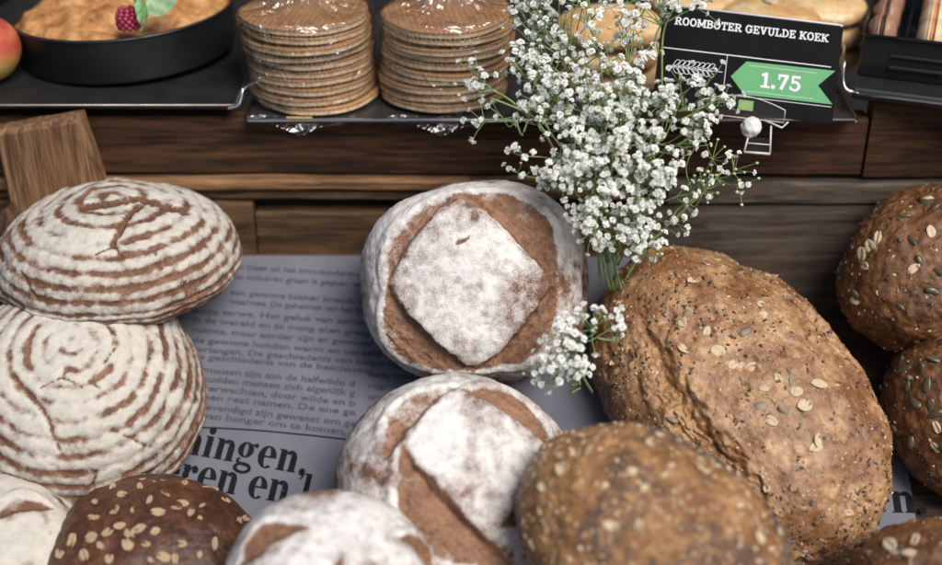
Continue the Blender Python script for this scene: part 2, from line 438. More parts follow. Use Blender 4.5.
# ================================================================== THE SETTING
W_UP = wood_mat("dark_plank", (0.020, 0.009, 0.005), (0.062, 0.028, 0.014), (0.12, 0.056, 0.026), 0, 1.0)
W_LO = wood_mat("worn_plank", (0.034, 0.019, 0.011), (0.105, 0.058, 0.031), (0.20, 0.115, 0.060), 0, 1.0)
W_GR = wood_mat("grey_plank", (0.042, 0.031, 0.024), (0.10, 0.076, 0.058), (0.17, 0.13, 0.10), 0, 1.0)
W_ED = wood_mat("worn_edge", (0.07, 0.036, 0.018), (0.22, 0.115, 0.055), (0.38, 0.22, 0.11), 0, 1.0)
W_BL = wood_mat("oak_block", (0.085, 0.042, 0.020), (0.20, 0.108, 0.055), (0.32, 0.19, 0.10), 0, 1.1)
M_BED = wood_mat("bed_board", (0.02, 0.013, 0.009), (0.05, 0.03, 0.02), (0.08, 0.05, 0.03), 0, 1.0)

c = P0 - NRM * 0.012
bm_ = frame(c + SLOPE * 0.45, NRM, (1, 0, 0))
v, f = box((0, 0, 0), (2.4, 0.94, 0.02)); bed = mesh_obj("display_bed", v, f, M_BED, None, False); bed.matrix_world = bm_
tag(bed, None, None, kind="structure")
v, f = box((0, 1.86, 0.9), (6, 0.04, 3.0)); bk = mesh_obj("backdrop_wall", v, f, flat("dark_back", (0.012, 0.011, 0.011), 0.8), None, False)
tag(bk, None, None, kind="structure")
v, f = box((0, 0.2, -0.02), (6, 5, 0.04)); fl = mesh_obj("floor", v, f, flat("floor", (0.10, 0.09, 0.08), 0.7, scale=8), None, False)
tag(fl, None, None, kind="structure")

# back wall of the bin: planks
wall = thing("plank_wall", "dark brown wooden back wall of rough planks below the trays", "wooden wall", (0, WALL_Y, P0[2]))
def plank(x0, x1, z0, z1, mat, y0=0.0, th=0.022, seed=0, bev=0.003):
    n = max(4, int((x1 - x0) / 0.02)); rng = np.random.default_rng(seed); V = []; F = []
    prof = [(0, z0 + bev), (0, z1 - bev), (bev, z1), (th, z1), (th, z0), (bev, z0)]
    for i in range(n + 1):
        x = x0 + (x1 - x0) * i / n
        j = (fbm(np.array([[x * 14, seed * 3.1, 0], [x * 14, seed * 3.1, 7]]), seed, 4) - 0.5)
        for k, (y, z) in enumerate(prof):
            V.append((x, y0 + y + (j[0] * 0.004 if k in (0, 1) else 0), z + (j[1] * 0.006 if k in (1, 2, 3) else j[0] * 0.004)))
    for i in range(n):
        for k in range(6): F.append((i * 6 + k, i * 6 + (k + 1) % 6, i * 6 + 6 + (k + 1) % 6, i * 6 + 6 + k))
    F += [tuple(range(5, -1, -1)), tuple(n * 6 + k for k in range(6))]
    o = mesh_obj("plank", V, F, mat, wall, False); return o
zM_EDGE = on_y(400, 119, WALL_Y - 0.016)[2] - P0[2]
def wz(py, px=300): return on_y(px, py, WALL_Y)[2] - P0[2]
def wx(px, py=180): return on_y(px, py, WALL_Y)[0]
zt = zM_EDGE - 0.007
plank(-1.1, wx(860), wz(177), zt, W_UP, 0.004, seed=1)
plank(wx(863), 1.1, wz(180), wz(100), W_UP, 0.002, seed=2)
plank(-1.1, wx(470), wz(189), wz(178), W_ED, -0.006, seed=3, th=0.026)
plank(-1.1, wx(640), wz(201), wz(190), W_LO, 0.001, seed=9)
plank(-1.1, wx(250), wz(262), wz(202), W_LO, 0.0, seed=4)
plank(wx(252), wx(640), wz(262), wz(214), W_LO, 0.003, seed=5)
plank(wx(471), wx(668), wz(189), wz(178), W_LO, 0.0, seed=6)
plank(wx(642), 1.1, wz(262), wz(206), W_GR, 0.001, seed=7)
plank(wx(669), 1.1, wz(204), wz(182), W_GR, -0.003, seed=8)
v, f = box((0, 0.032, 0.06), (2.2, 0.012, 0.18)); mesh_obj("backing_board", v, f, flat("gap_shade", (0.01, 0.009, 0.008), 0.9), wall, False)  # near-black colour puts the shade of the plank gaps into this board

# wooden blocks at the left, behind the ringed loaves
def board(name, label, pix, depth, th, mat, facing=(0, -1, 0.02)):
    P = [on_y(*p, WALL_Y - depth) for p in pix]; ctr = sum(P) / len(P); M = frame(ctr, facing, P[1] - P[0]); Mi = M.inverted()
    d = M.to_3x3() @ Vector((0, 0, 1)); loc = []
    for px, py in pix:
        r_ = ray(px, py); t = (np.array(d) @ (ctr - CAM)) / (np.array(d) @ r_); loc.append(Mi @ Vector(CAM + t * r_))
    # subdivided slab with worn outline
    out = []; n = len(loc)
    for i in range(n):
        for k in range(10):
            q = loc[i].lerp(loc[(i + 1) % n], k / 10); w = (fbm(np.array([[i * 3.7 + k * .5, 1, 1], [i * 3.7 + k * .5, 9, 1]]), 8) - .5) * 0.0018
            out.append(Vector((q.x + w[0], q.y + w[1], 0)))
    m = len(out); c0 = sum(out, Vector()) / m
    V = [tuple(c0 + (p - c0) * 0.93 + Vector((0, 0, th / 2))) for p in out] + [(p.x, p.y, th / 2 - 0.005) for p in out] + [(p.x, p.y, -th / 2) for p in out]
    F = [tuple(range(m))] + [(i, m + i, m + (i + 1) % m, (i + 1) % m) for i in range(m)] + [(m + i, 2 * m + i, 2 * m + (i + 1) % m, m + (i + 1) % m) for i in range(m)] + [tuple(range(3 * m - 1, 2 * m - 1, -1))]
    o = mesh_obj(name, V, F, mat, None, False); o.matrix_world = M; return tag(o, label, "wooden block")
board("wooden_block", "light brown wood offcut leaning behind the upper ringed loaf", [(22, 250), (-4, 128), (82, 113), (112, 205), (110, 262)], 0.024, 0.022, W_BL)
board("wooden_post", "dark narrow wood piece at the left edge beside the upper ringed loaf", [(-40, 330), (-30, 240), (10, 205), (24, 232), (10, 300)], 0.05, 0.02, W_LO)

# ================================================================== NEWSPAPER
def paper_h(x, s):
    p = np.stack([np.asarray(x, float) * 3.2, np.asarray(s, float) * 3.2, np.zeros(np.shape(x))], -1).reshape(-1, 3)
    return (0.0018 + 0.008 * (fbm(p * 1.3, 5, 4) - 0.35)).reshape(np.shape(x))
BM = frame(P0, NRM, (1, 0, 0))            # local: x right, y up the slope, z out of the bed
BMi = np.array(BM.inverted())
def bedxy(px, py): p = BMi @ np.append(on_bed(px, py, 0.002), 1); return p[0], p[1]
news = thing("newspaper", "bluish grey newspaper sheet printed in Dutch lining the bin under the loaves", "newspaper", M=BM)
nx, ny = 150, 70
xs = np.linspace(-0.62, 0.62, nx); ys = np.linspace(-0.56, -0.002, ny)
X, Y = np.meshgrid(xs, ys, indexing='ij'); xe = bedxy(700, 300)[0]; ye = bedxy(900, 395)[1]
Z = np.maximum(paper_h(X, Y), 0.0005)
V = np.stack([X.ravel(), Y.ravel(), Z.ravel()], 1)
F = [(i * ny + j, (i + 1) * ny + j, (i + 1) * ny + j + 1, i * ny + j + 1) for i in range(nx - 1) for j in range(ny - 1) if xs[i] < xe or ys[j + 1] < ye - 0.1 * (xs[i] - xe)]  # sheet left out at upper right: bare dark bed stands for deep shade
mp = Mat("newsprint"); n1 = mp.noise(14, 4); n2 = mp.noise(500, 3)
cc = mp.mix(mp.ramp(n1, [(0.3, 0.0), (0.7, 1.0)]), (0.128, 0.132, 0.168), (0.172, 0.174, 0.205)); cc = mp.mix(mp.math('MULTIPLY', n2, 0.3), cc, (0.105, 0.105, 0.132))
mp.b.inputs["Specular IOR Level"].default_value = 0.15
sheet = mesh_obj("sheet", V, F, mp.set(Base_Color=cc, Roughness=0.85, Normal=mp.bump(n2, 0.25, 0.0006, mp.bump(n1, 0.4, 0.004))), news)
M_INK = flat("ink", (0.012, 0.012, 0.014), 0.85, var=0.3, scale=400, spec=0.08); M_INKG = flat("grey_ink", (0.074, 0.075, 0.092), 0.85, var=0.35, scale=300, spec=0.08)

# text made of flat shapes: my own bold roman (headline) and slab capitals (sign)
def ring_strip(cx, cy, ro, ri, a0, a1, n=22):
    """ro, ri = (rx, ry) outer/inner"""
    v = []; f = []
    for k in range(n + 1):
        t = R(a0 + (a1 - a0) * k / n)
        v += [(cx + ro[0] * math.cos(t), cy + ro[1] * math.sin(t)), (cx + ri[0] * math.cos(t), cy + ri[1] * math.sin(t))]
    for k in range(n): f.append((2 * k, 2 * k + 2, 2 * k + 3, 2 * k + 1))
    return v, f
def rect(x0, y0, x1, y1): return [(x0, y0), (x1, y0), (x1, y1), (x0, y1)], [(0, 1, 2, 3)]
def poly(*p): return list(p), [tuple(range(len(p)))]
def disc2(cx, cy, r, n=16): return [(cx + r * math.cos(2 * math.pi * k / n), cy + r * math.sin(2 * math.pi * k / n)) for k in range(n)], [tuple(range(n))]
def bar2(a, b, w):
    a = np.array(a, float); b = np.array(b, float); d = b - a; d /= np.linalg.norm(d); p = np.array([-d[1], d[0]]) * w / 2
    return [tuple(a - p), tuple(b - p), tuple(b + p), tuple(a + p)], [(0, 1, 2, 3)]
def roman(ch):
    S = 0.06
    if ch == 'n': return 1.12, [rect(.11, 0, .44, .97), rect(.02, 0, .50, S), poly((.02, .93), (.13, .93), (.41, 1), (.02, 1)), ring_strip(.68, .62, (.33, .38), (.01, .30), 0, 150), rect(.68, 0, 1.01, .62), rect(.60, 0, 1.08, S)]
    if ch == 'i': return 0.56, [rect(.11, 0, .44, .97), rect(.02, 0, .52, S), rect(.02, .94, .41, 1), disc2(.27, 1.27, .19)]
    if ch == 'r': return 0.86, [rect(.11, 0, .44, .97), rect(.02, 0, .54, S), rect(.02, .94, .41, 1), ring_strip(.66, .66, (.26, .34), (.20, .24), 60, 175), disc2(.70, .80, .17)]
    if ch == 'e': return 0.98, [ring_strip(.50, .5, (.48, .53), (.14, .46), 0, 310, 34), rect(.28, .48, .96, .56)]
    if ch == 'o': return 1.02, [ring_strip(.50, .5, (.48, .53), (.18, .46), 0, 360, 34)]
    if ch == 'g': return 1.06, [ring_strip(.44, .66, (.42, .37), (.11, .30), 0, 360, 30), ring_strip(.48, -.19, (.48, .27), (.28, .13), 0, 360, 30), ring_strip(.36, .13, (.30, .18), (.14, .08), 120, 280, 12), bar2((.22, .02), (.80, -.04), .15), bar2((.66, .88), (.98, .98), .10), disc2(.95, .93, .11)]
    if ch == ',': return 0.5, [disc2(.24, .10, .17), ring_strip(.12, .06, (.29, .36), (.20, .28), -65, 15, 10)]
    if ch == '.': return 0.45, [disc2(.22, .13, .16)]
    if ch == 'l': return 0.56, [rect(.13, 0, .41, 1.5), rect(.02, 0, .52, S), rect(.02, 1.44, .41, 1.5)]
    return 0.42, []
def slab(ch):
    w, s, h = .19, .15, 1.0                                     # stem, serif, height
    st = lambda x, wd=.42: [rect(x - w / 2, 0, x + w / 2, h), rect(x - wd / 2, 0, x + wd / 2, s), rect(x - wd / 2, h - s, x + wd / 2, h)]
    O = lambda cx, a0=0, a1=360: ring_strip(cx, .5, (.42, .52), (.22, .35), a0, a1, 28)
    bowl = lambda cx, cy, rx, ry: ring_strip(cx, cy, (rx, ry), (rx - .19, ry - .14), -90, 90, 14)
    if ch == 'O': return .92, [O(.45)]
    if ch == 'G': return .98, [O(.45, 35, 330), rect(.66, .08, .85, .48), rect(.50, .38, .94, .52), rect(.70, .62, .85, .95)]
    if ch == 'D': return .94, st(.22) + [ring_strip(.36, .5, (.52, .5), (.32, .36), -90, 90, 20), rect(.22, h - .14, .37, h), rect(.22, 0, .37, .14)]
    if ch == 'B': return .88, st(.22) + [bowl(.42, .74, .38, .26), bowl(.44, .27, .42, .27), rect(.25, .46, .48, .57), rect(.25, 0, .48, .13), rect(.25, .87, .48, 1)]
    if ch == 'R': return .94, st(.22) + [bowl(.44, .72, .38, .28), rect(.25, .44, .5, .57), rect(.25, .87, .5, 1), bar2((.48, .5), (.76, .05), .2), rect(.62, 0, .94, s)]
    if ch == 'E': return .84, st(.22) + [rect(.2, 0, .78, s), rect(.2, h - s, .76, h), rect(.25, .43, .56, .57), rect(.63, .1, .78, .32), rect(.61, .70, .76, .95), rect(.47, .34, .58, .66)]
    if ch == 'L': return .80, st(.22) + [rect(.2, 0, .76, s), rect(.61, .1, .76, .38)]
    if ch == 'T': return .86, st(.43) + [rect(.04, h - s, .82, h), rect(.04, .66, .18, 1), rect(.68, .66, .82, 1)]
    if ch == 'M': return 1.16, st(.2, .36) + st(.95, .36) + [bar2((.2, .95), (.575, .2), .2), bar2((.95, .95), (.575, .2), .2)]
    if ch == 'K': return .96, st(.22) + [bar2((.3, .42), (.72, .92), .17), bar2((.42, .55), (.76, .06), .2), rect(.60, h - s, .94, h), rect(.62, 0, .96, s)]
    if ch == 'V': return .94, [bar2((.2, .95), (.47, .05), .21), bar2((.74, .95), (.47, .05), .18), rect(.02, h - s, .40, h), rect(.56, h - s, .92, h)]
    if ch == 'U': return .98, [rect(.14, .4, .33, 1), rect(.66, .4, .83, 1), ring_strip(.485, .40, (.345, .42), (.16, .27), 180, 360, 18), rect(.02, h - s, .44, h), rect(.55, h - s, .95, h)]
    if ch == '1': return .66, [rect(.24, 0, .46, h), rect(.04, 0, .64, s), bar2((.34, .93), (.06, .78), .17)]
    if ch == '7': return .78, [rect(.06, .82, .74, 1), rect(.06, .62, .20, 1), bar2((.64, .9), (.30, 0), .22)]
    if ch == '5': return .80, [rect(.12, .46, .28, 1), rect(.12, .83, .70, 1), ring_strip(.36, .33, (.38, .34), (.18, .19), -140, 130, 22), rect(.02, .1, .18, .3)]
    if ch == '.': return .34, [disc2(.16, .12, .14)]
    return .40, []
def text2d(txt, font, size, gap=0.06):
    x = 0; out = []
    for ch in txt:
        w, shp = font(ch)
        out += [([(x + p[0] * size, p[1] * size) for p in v], f) for v, f in shp]; x += (w + gap) * size
    return out, x
def lay(name, shapes, mat, parent, fn, lift=0.0):
    """flat printed shapes mapped to a surface by fn(x, y, height)"""
    V = []; F = []
    for i, (v, f) in enumerate(shapes):
        b = len(V); V += [(p[0], p[1], lift + 0.000006 * (i % 9)) for p in v]; F += [tuple(b + k for k in q) for q in f]
    A = np.array(V, float); V = fn(A[:, 0], A[:, 1], A[:, 2])
    o = mesh_obj(name, V, F, mat, parent, False)
    me = o.data
    return o
def bfont(txt, size, bold=0.0, just=None):
    cu = bpy.data.curves.new("t", 'FONT'); cu.body = txt; cu.size = size; cu.offset = bold; cu.resolution_u = 2
    o = bpy.data.objects.new("t", cu); COL.objects.link(o); dg = bpy.context.evaluated_depsgraph_get()
    me = bpy.data.meshes.new_from_object(o.evaluated_get(dg)); v = [(p.co.x, p.co.y) for p in me.vertices]; f = [tuple(p.vertices) for p in me.polygons]
    bpy.data.objects.remove(o); bpy.data.curves.remove(cu); bpy.data.meshes.remove(me); return v, f

def paper_pt(x, y, h):
    x = np.asarray(x, float); y = np.asarray(y, float)
    return np.stack([x, y, np.maximum(paper_h(x, y), 0.0005) + 0.0004 + h], -1)
def rotmap(ox, oy, ang):
    ca, sa = math.cos(R(ang)), math.sin(R(ang))
    return lambda x, y, h: paper_pt(ox + ca * np.asarray(x) - sa * np.asarray(y), oy + sa * np.asarray(x) + ca * np.asarray(y), h)
MM = 1.36 / FPX                            # metres per photo pixel on the sheet
# headline: two lines and what shows at the right
narrow = lambda S_, k: [([(p[0] * k, p[1]) for p in v], f) for v, f in S_]
sh, w_ = text2d("ningen,", roman, 0.0224); sh = narrow(sh, .86); bx, by = bedxy(179, 453); lay("headline_text", sh, M_INK, sheet, rotmap(bx, by, -10.5))
sh, w_ = text2d("eren en l", roman, 0.0224); sh = narrow(sh, .86); bx, by = bedxy(158, 482); lay("headline_text", sh, M_INK, sheet, rotmap(bx, by, -10.0))
sh, w_ = text2d("en.", roman, 0.022); bx, by = bedxy(868, 513); lay("headline_text", sh, M_INK, sheet, rotmap(bx, by, -1))
sh, w_ = text2d("oo", roman, 0.025); bx, by = bedxy(852, 552); lay("headline_text", sh, M_INK, sheet, rotmap(bx, by, 0))
v, f = bfont("het brood h", 0.0125, 0.0002); bx, by = bedxy(784, 566); lay("caption_text", [(v, f)], M_INK, sheet, rotmap(bx, by, -2))
bx, by = bedxy(185, 428); x2, y2 = bedxy(352, 441)
lay("column_rule", [bar2((bx + (x2 - bx) * k / 12, by + (y2 - by) * (k / 12) ** 1.6), (bx + (x2 - bx) * (k + 1) / 12, by + (y2 - by) * ((k + 1) / 12) ** 1.6), 0.0016) for k in range(12)], M_INK, sheet, paper_pt)
rows = [(268, "wat bleek uit het broodonderzoek en", 4), (278, "het volkoren graan is gegaan van de", 4),
        (294, "een gewone bakker kneedt deeg", 4.5), (303, "waarmee. De geheimen van het brood", 4.5), (312, "oude tarwe. Het geluk van samen", 4.5), (321, "in de wereld en te meng eten graag", 5),
        (331, "ruimte, maar eerder zijn er gewone", 5), (341, "de gewone handen warm en verse", 5), (350, "verlangen. De geschiedenis van het", 5), (359, "de geschiedenis van de beschaving", 5.5),
        (373, "mensen zijn aan de halfwilde d", 6), (382, "kudden mensen zich eigenlijk g", 6), (391, "verwachten, door wilde en b", 6.5), (400, "een rest namen. De ene ge", 6.5), (410, "levendigd zijn geweest om ge", 7), (419, "van honger om te komen, d", 7)]
body = []
for k, (py, t, an) in enumerate(rows):
    sz = 0.0096 if k > 9 else 0.0092
    v, f = bfont(t, sz, 0.00022); xs_ = [p[0] for p in v]; bx, by = bedxy(203 if k > 9 else (230 if k < 4 else 192), py + (2 if k < 9 else 0))
    ca, sa = math.cos(R(-an)), math.sin(R(-an)); wid = 0.158 if k > 9 else 0.19; kx = wid / (max(xs_) + 1e-6) if k > 3 else 0.16 / max(xs_)
    body.append(([(bx + ca * p[0] * kx - sa * p[1], by + sa * p[0] * kx + ca * p[1]) for p in v], f))
lay("body_text", body, M_INKG, sheet, paper_pt)
# the columns that run on beneath the loaves
more = []
rng0 = random.Random(4); words = "brood meel water zout gist deeg oven korst bakker molen graan tarwe rogge warm vers dag".split()
for cx in (-0.58, -0.38, 0.08, 0.27, 0.45):
    for k in range(26):
        if (-0.40 < -0.02 - k * 0.0125 < -0.29 and cx < 0.0) or (cx > xe - 0.2 and k * 0.0125 < -ye + 0.07): continue
        t = " ".join(rng0.choice(words) for _ in range(6))[:30]; v, f = bfont(t, 0.0092, 0.0002)
        more.append(([(cx + p[0] + .0, -0.02 - k * 0.0125 + p[1] - 0.05 * p[0]) for p in v], f))
lay("body_text", more, M_INKG, sheet, paper_pt)

rngc = np.random.default_rng(21); cp = []
for k in range(150): cp.append(paper_pt(rngc.uniform(-.45, .3), rngc.uniform(-.33, -.02), 0.0))
v, f = scatter(SEED_SESAME, np.array(cp), np.tile([[0, 0, 1.0]], (150, 1)), rngc, 0.0020); cr_ = mesh_obj("crumbs", v, f, flat("bread_crumb", (.30, .18, .09), .8), None); cr_.matrix_world = BM; cr_["kind"] = "stuff"
# ================================================================== LOAVES
C_WHITE = crust_mat("floured_crust", (0.15, 0.068, 0.040), (0.25, 0.135, 0.085), (0.27, 0.145, 0.082), (0.11, 0.050, 0.028), flour=(0.74, 0.72, 0.70))
C_RING = crust_mat("ringed_crust", (0.14, 0.062, 0.036), (0.24, 0.125, 0.075), (0.15, 0.07, 0.035), (0.09, 0.045, 0.025), fuzz=0.75, fr=((0.10, 0.0), (0.40, 0.48), (0.80, 0.93)), flour=(0.56, 0.53, 0.475))
C_GRAIN = crust_mat("grain_crust", (0.20, 0.078, 0.024), (0.48, 0.285, 0.14), (0.33, 0.17, 0.062), (0.15, 0.06, 0.02), fine=1.15, rough=0.40, spec=0.55, burn=(0.12, 0.05, 0.02))
C_DARK = crust_mat("dark_glossy_crust", (0.055, 0.019, 0.009), (0.125, 0.048, 0.020), (0.10, 0.05, 0.02), (0.07, 0.03, 0.015), rough=0.36, fine=1.2, spec=0.5)
C_SEED = crust_mat("seeded_crust", (0.11, 0.042, 0.015), (0.24, 0.105, 0.038), (0.2, 0.1, 0.04), (0.15, 0.07, 0.03), rough=0.45, fine=1.4, spec=0.45)
C_POPPY = crust_mat("poppy_crust", (0.19, 0.080, 0.026), (0.42, 0.23, 0.10), (0.30, 0.16, 0.07), (0.2, 0.1, 0.04), rough=0.55, fine=1.3)

G_RING = "ring-floured sourdough loaves at the left"
G_DIA = "white floured loaves scored with a diamond"
G_GRAIN = "seeded brown loaves at the right"

def ringed(base, axis, xdir, dims, N, seed, apex, bias=0.0, low=0.35, res=104, n=2.3):
    L = Loaf(base, axis, xdir, dims, n, res, seed)
    L.lumps(0.006, 14, 3); L.lumps(0.0012, 120, 3, 5)
    a = unit(L.hit(*apex)); th = np.arccos(np.clip(L.Q @ a / np.linalg.norm(L.Q, axis=1), -1, 1)) / (math.pi / 2)
    wob = fbm(L.P * 26, seed + 3, 3) - 0.5; s_ = th + 0.028 * wob + 0.014 * (fbm(L.P * 95, seed + 4, 2) - .5)
    w = 0.5 + 0.5 * np.cos(2 * math.pi * N * s_); patch = fbm(L.P * 40, seed + 9, 4); fine = fbm(L.P * 160, seed + 12, 3)
    groove = (1 - w) ** 1.9; fl = 0.80 - 0.56 * groove * np.clip(0.9 + 2.2 * (0.5 - patch), .25, 1.5) + 0.55 * (patch - 0.5) + 0.75 * (fine - 0.5) + bias - low * np.clip(th - 0.35, 0, 1)
    L.disp += 0.0014 * (1 - groove) * sstep(0.02, 0.2, th)
    L.flour = np.clip(sstep(0.10, 0.95, fl) * 0.95, 0, 1.1) * sstep(-0.75, -0.2, L.Q[:, 2])
    return L

# lower ringed loaf, lying on the sheet and facing the buyer
bB = on_bed(82, 402, 0.030)
L = ringed(bB, tilted(63, -2), (1, 0, 0), (0.122, 0.120, 0.105, 0.03), 11.5, 11, (70, 346), 0.10, 0.75)
for pl in ([(40, 387), (62, 377), (70, 364)], [(62, 377), (82, 386)], [(89, 380), (100, 389)], [(111, 328), (113, 350), (105, 362)], [(122, 434), (133, 439), (145, 445)], [(96, 470), (92, 485)]):
    L.crack(pl, 0.009, 0.003, False)
L.crack([(12, 375), (28, 394), (42, 408), (49, 422), (59, 450)], 0.017, 0.004)
L.build("sourdough_loaf", "round floured loaf with white concentric rings, lower of the left stack, facing the viewer", "bread loaf", C_RING, G_RING)
# upper ringed loaf, level, resting on the lower one and the block
bA = pt(119, 262, 1.335)
L = ringed(bA, tilted(92, -1), (1, 0.0, 0), (0.122, 0.114, 0.074, 0.040), 9, 23, (112, 200), 0.06, 0.50, n=2.2)
L.crack([(88, 209), (110, 205), (140, 200), (170, 207), (182, 212)], 0.055, 0.004)
L.crack([(140, 205), (128, 218), (119, 232), (112, 246)], 0.028, 0.005)
for pl in ([(112, 246), (96, 255)], [(114, 243), (121, 256)], [(22, 272), (30, 285), (36, 298)], [(153, 250), (160, 270)], [(184, 282), (186, 296)]): L.crack(pl, 0.013, 0.003, False)
L.build("sourdough_loaf", "flattened floured loaf with white rings and a Y shaped crack, top of the left stack", "bread loaf", C_RING, G_RING)
# corner loaf
bC = on_bed(2, 568, 0.045)
L = ringed(bC, tilted(66, 6), (1, 0, 0), (0.082, 0.085, 0.075, 0.04), 4.5, 37, (-4, 530), 0.3, 0.2, 72)
L.cut((-12, 522), (56, 513), 0.22, (20, 560), 0.006)
L.build("sourdough_loaf", "floured loaf with a brown slash, cut off by the bottom left corner", "bread loaf", C_RING, G_RING)

# main diamond loaf
def dusted(base, axis, xdir, dims, seed, res=120, n=2.4, bias=0.0):
    L = Loaf(base, axis, xdir, dims, n, res, seed)
    L.lumps(0.005, 14, 3); L.lumps(0.0011, 130, 3, 5)
    big = fbm(L.P * 22, seed + 31, 4); sm = fbm(L.P * 120, seed + 33, 3)
    L.flour = np.clip(0.60 + bias + 1.5 * (big - 0.5) + 0.7 * (sm - 0.5), 0, 1.1) * (0.45 * sstep(-0.6, 0.0, L.Q[:, 2]) + 0.55 * sstep(-0.02, 0.35, L.Q[:, 2] + 0.35 * (big - .5)))
    return L
bF = pt(474, 284, 1.325)
L = dusted(bF, tilted(33, 0), (1, 0, 0), (0.1205, 0.108, 0.092, 0.035), 41, 132, bias=0.06)
cf = (468, 282); T_, R_, B_, L_ = (457, 199), (550, 281), (476, 367), (389, 284)
q0 = L.hit(462, 262); qd = np.linalg.norm(L.Q - q0, axis=1); L.flour += 0.42 * np.exp(-(qd / 0.5) ** 2) * (qd < 1.2)
q1 = L.hit(485, 320); L.flour -= 0.22 * np.exp(-(np.linalg.norm(L.Q - q1, axis=1) / 0.22) ** 2)
for c_ in (T_, R_, B_, L_):                    # the dough is drawn in where two cuts meet
    qc = L.hit(*c_); qc = qc / np.linalg.norm(qc[:2]) * np.array([1, 1, 0]); L.disp -= 0.013 * np.exp(-(np.linalg.norm(L.Q - qc - np.array([0, 0, .2]), axis=1) / 0.30) ** 2)
L.cut(L_, T_, 0.22, cf, 0.011, lift=0.0012, dust=0.35, rough=1.4, ext=.09); L.cut(T_, R_, 0.45, cf, 0.015, lift=0.001, rough=1.4, ext=.06); L.cut(R_, B_, 0.32, cf, 0.015, lift=0.0015, rough=1.4, ext=.08); L.cut(B_, L_, 0.38, cf, 0.017, lift=0.0015, rough=1.4, ext=.06)
for pl in ([(457, 243), (464, 240), (468, 238)],): L.crack(pl, 0.016, 0.003, False)
L.build("white_loaf", "round floured loaf with a clear diamond cut standing in the middle, highest of its kind", "bread loaf", C_WHITE, G_DIA)
# second diamond loaf
bG = on_bed(455, 490, 0.072)
L = dusted(bG, tilted(52, 14), (1, -0.12, 0.1), (0.114, 0.108, 0.092, 0.04), 57, 120, bias=0.02)
cg = (478, 450); T_, R_, B_, L_ = (466, 395), (545, 446), (503, 521), (404, 443)
q0 = L.hit(478, 440); L.flour += 0.45 * np.exp(-(np.linalg.norm(L.Q - q0, axis=1) / 0.42) ** 2)
L.cut((384, 466), (464, 386), 0.29, cg, 0.010, lift=0.0015, rough=1.4, dust=.3); L.cut(T_, R_, 0.32, cg, 0.010, lift=0.001, rough=1.4, ext=.12); L.cut(R_, B_, 0.38, cg, 0.012, lift=0.0015, rough=1.4, ext=.1); L.cut((516, 566), (400, 438), 0.46, cg, 0.014, lift=0.002, rough=1.4)
L.build("white_loaf", "floured loaf with a diamond cut lying just below the middle loaf, turned to the right", "bread loaf", C_WHITE, G_DIA)
# front one
bE = pt(330, 598, 1.11)
L = dusted(bE, tilted(62, 2), (1, 0, 0), (0.092, 0.090, 0.078, 0.04), 63, 84, bias=0.05)
q0 = L.hit(345, 512); L.flour += 0.6 * np.exp(-(np.linalg.norm(L.Q - q0, axis=1) / 0.42) ** 2)
L.cut((232, 580), (314, 528), 0.30, (345, 590), 0.007); L.cut((392, 538), (436, 590), 0.25, (345, 570), 0.006); L.cut((300, 600), (345, 552), 0.15, (300, 540), 0.004)
L.build("white_loaf", "blurred floured loaf cut off by the bottom edge, nearest the viewer in the middle", "bread loaf", C_WHITE, G_DIA)

# big multigrain loaf
rng = np.random.default_rng(7)
bI = on_bed(734, 405, 0.032)
long_ = (on_bed(850, 545, 0.03) - on_bed(640, 270, 0.03))
L = Loaf(bI, tilted(58, 0), long_, (0.182, 0.122, 0.098, 0.032), 2.35, 140, 71)
L.lumps(0.008, 16, 4); L.lumps(0.0017, 38, 5, 5); L.lumps(0.0008, 260, 3, 8); L.disp -= 0.0028 * sstep(.67, .75, fbm(L.P * 60, 77, 4)); L.disp += 0.0007 * np.abs(fbm(L.P * 55, 78, 4) - .5) * 4
L.cut((640, 300), (792, 530), 0.26, (800, 360), 0.008, "tear", 3.0, 0.002)
L.cut((765, 282), (888, 450), 0.20, (720, 420), 0.010, "tear", 3.0, 0.004)
L.disp += np.where(L.crumb > .3, 0.003 * (fbm(L.P * 110, 91, 3) - .5) * 2, 0)
L.crumb *= 0.8
L.build("multigrain_loaf", "big golden brown oval loaf dotted with oats and flax, largest at the right", "bread loaf", C_GRAIN, G_GRAIN)
L.stuff("flax_seeds", SEED_FLAX, M_FLAX, 1500, 0.0042, rng, dens=.12 + sstep(.42, .62, fbm(L.P * 28, 44, 3)) * (L.crumb < .3))
L.stuff("sesame_seeds", SEED_SESAME, M_SES, 700, 0.0030, rng); L.stuff('grain_bits', SEED_SESAME, M_SUN, 900, 0.0034, rng)
pxs = [(693, 280), (620, 302), (683, 348), (707, 330), (719, 350), (733, 363), (752, 365), (777, 379), (818, 385), (803, 405), (808, 405), (771, 421), (817, 440), (815, 447), (655, 372), (682, 322), (849, 512), (795, 392), (764, 388), (706, 262), (640, 262)]
near = [p for p in L.near(pxs)]
L.pieces("oat_flake", OAT_MESH, near, 0.0125, rng, -.0002); L.pieces("oat_flake", OAT_MESH, L.pick(40, rng), 0.0085, rng, -.0002)
L.pieces("sunflower_seed", [SUN_MESH], L.near([(685, 315), (742, 381), (762, 404), (792, 380), (783, 412), (745, 332), (800, 418)]), 0.0125, rng, -.0004)
L.pieces("sunflower_seed", [SUN_MESH], L.pick(26, rng), 0.010, rng, -.0006)

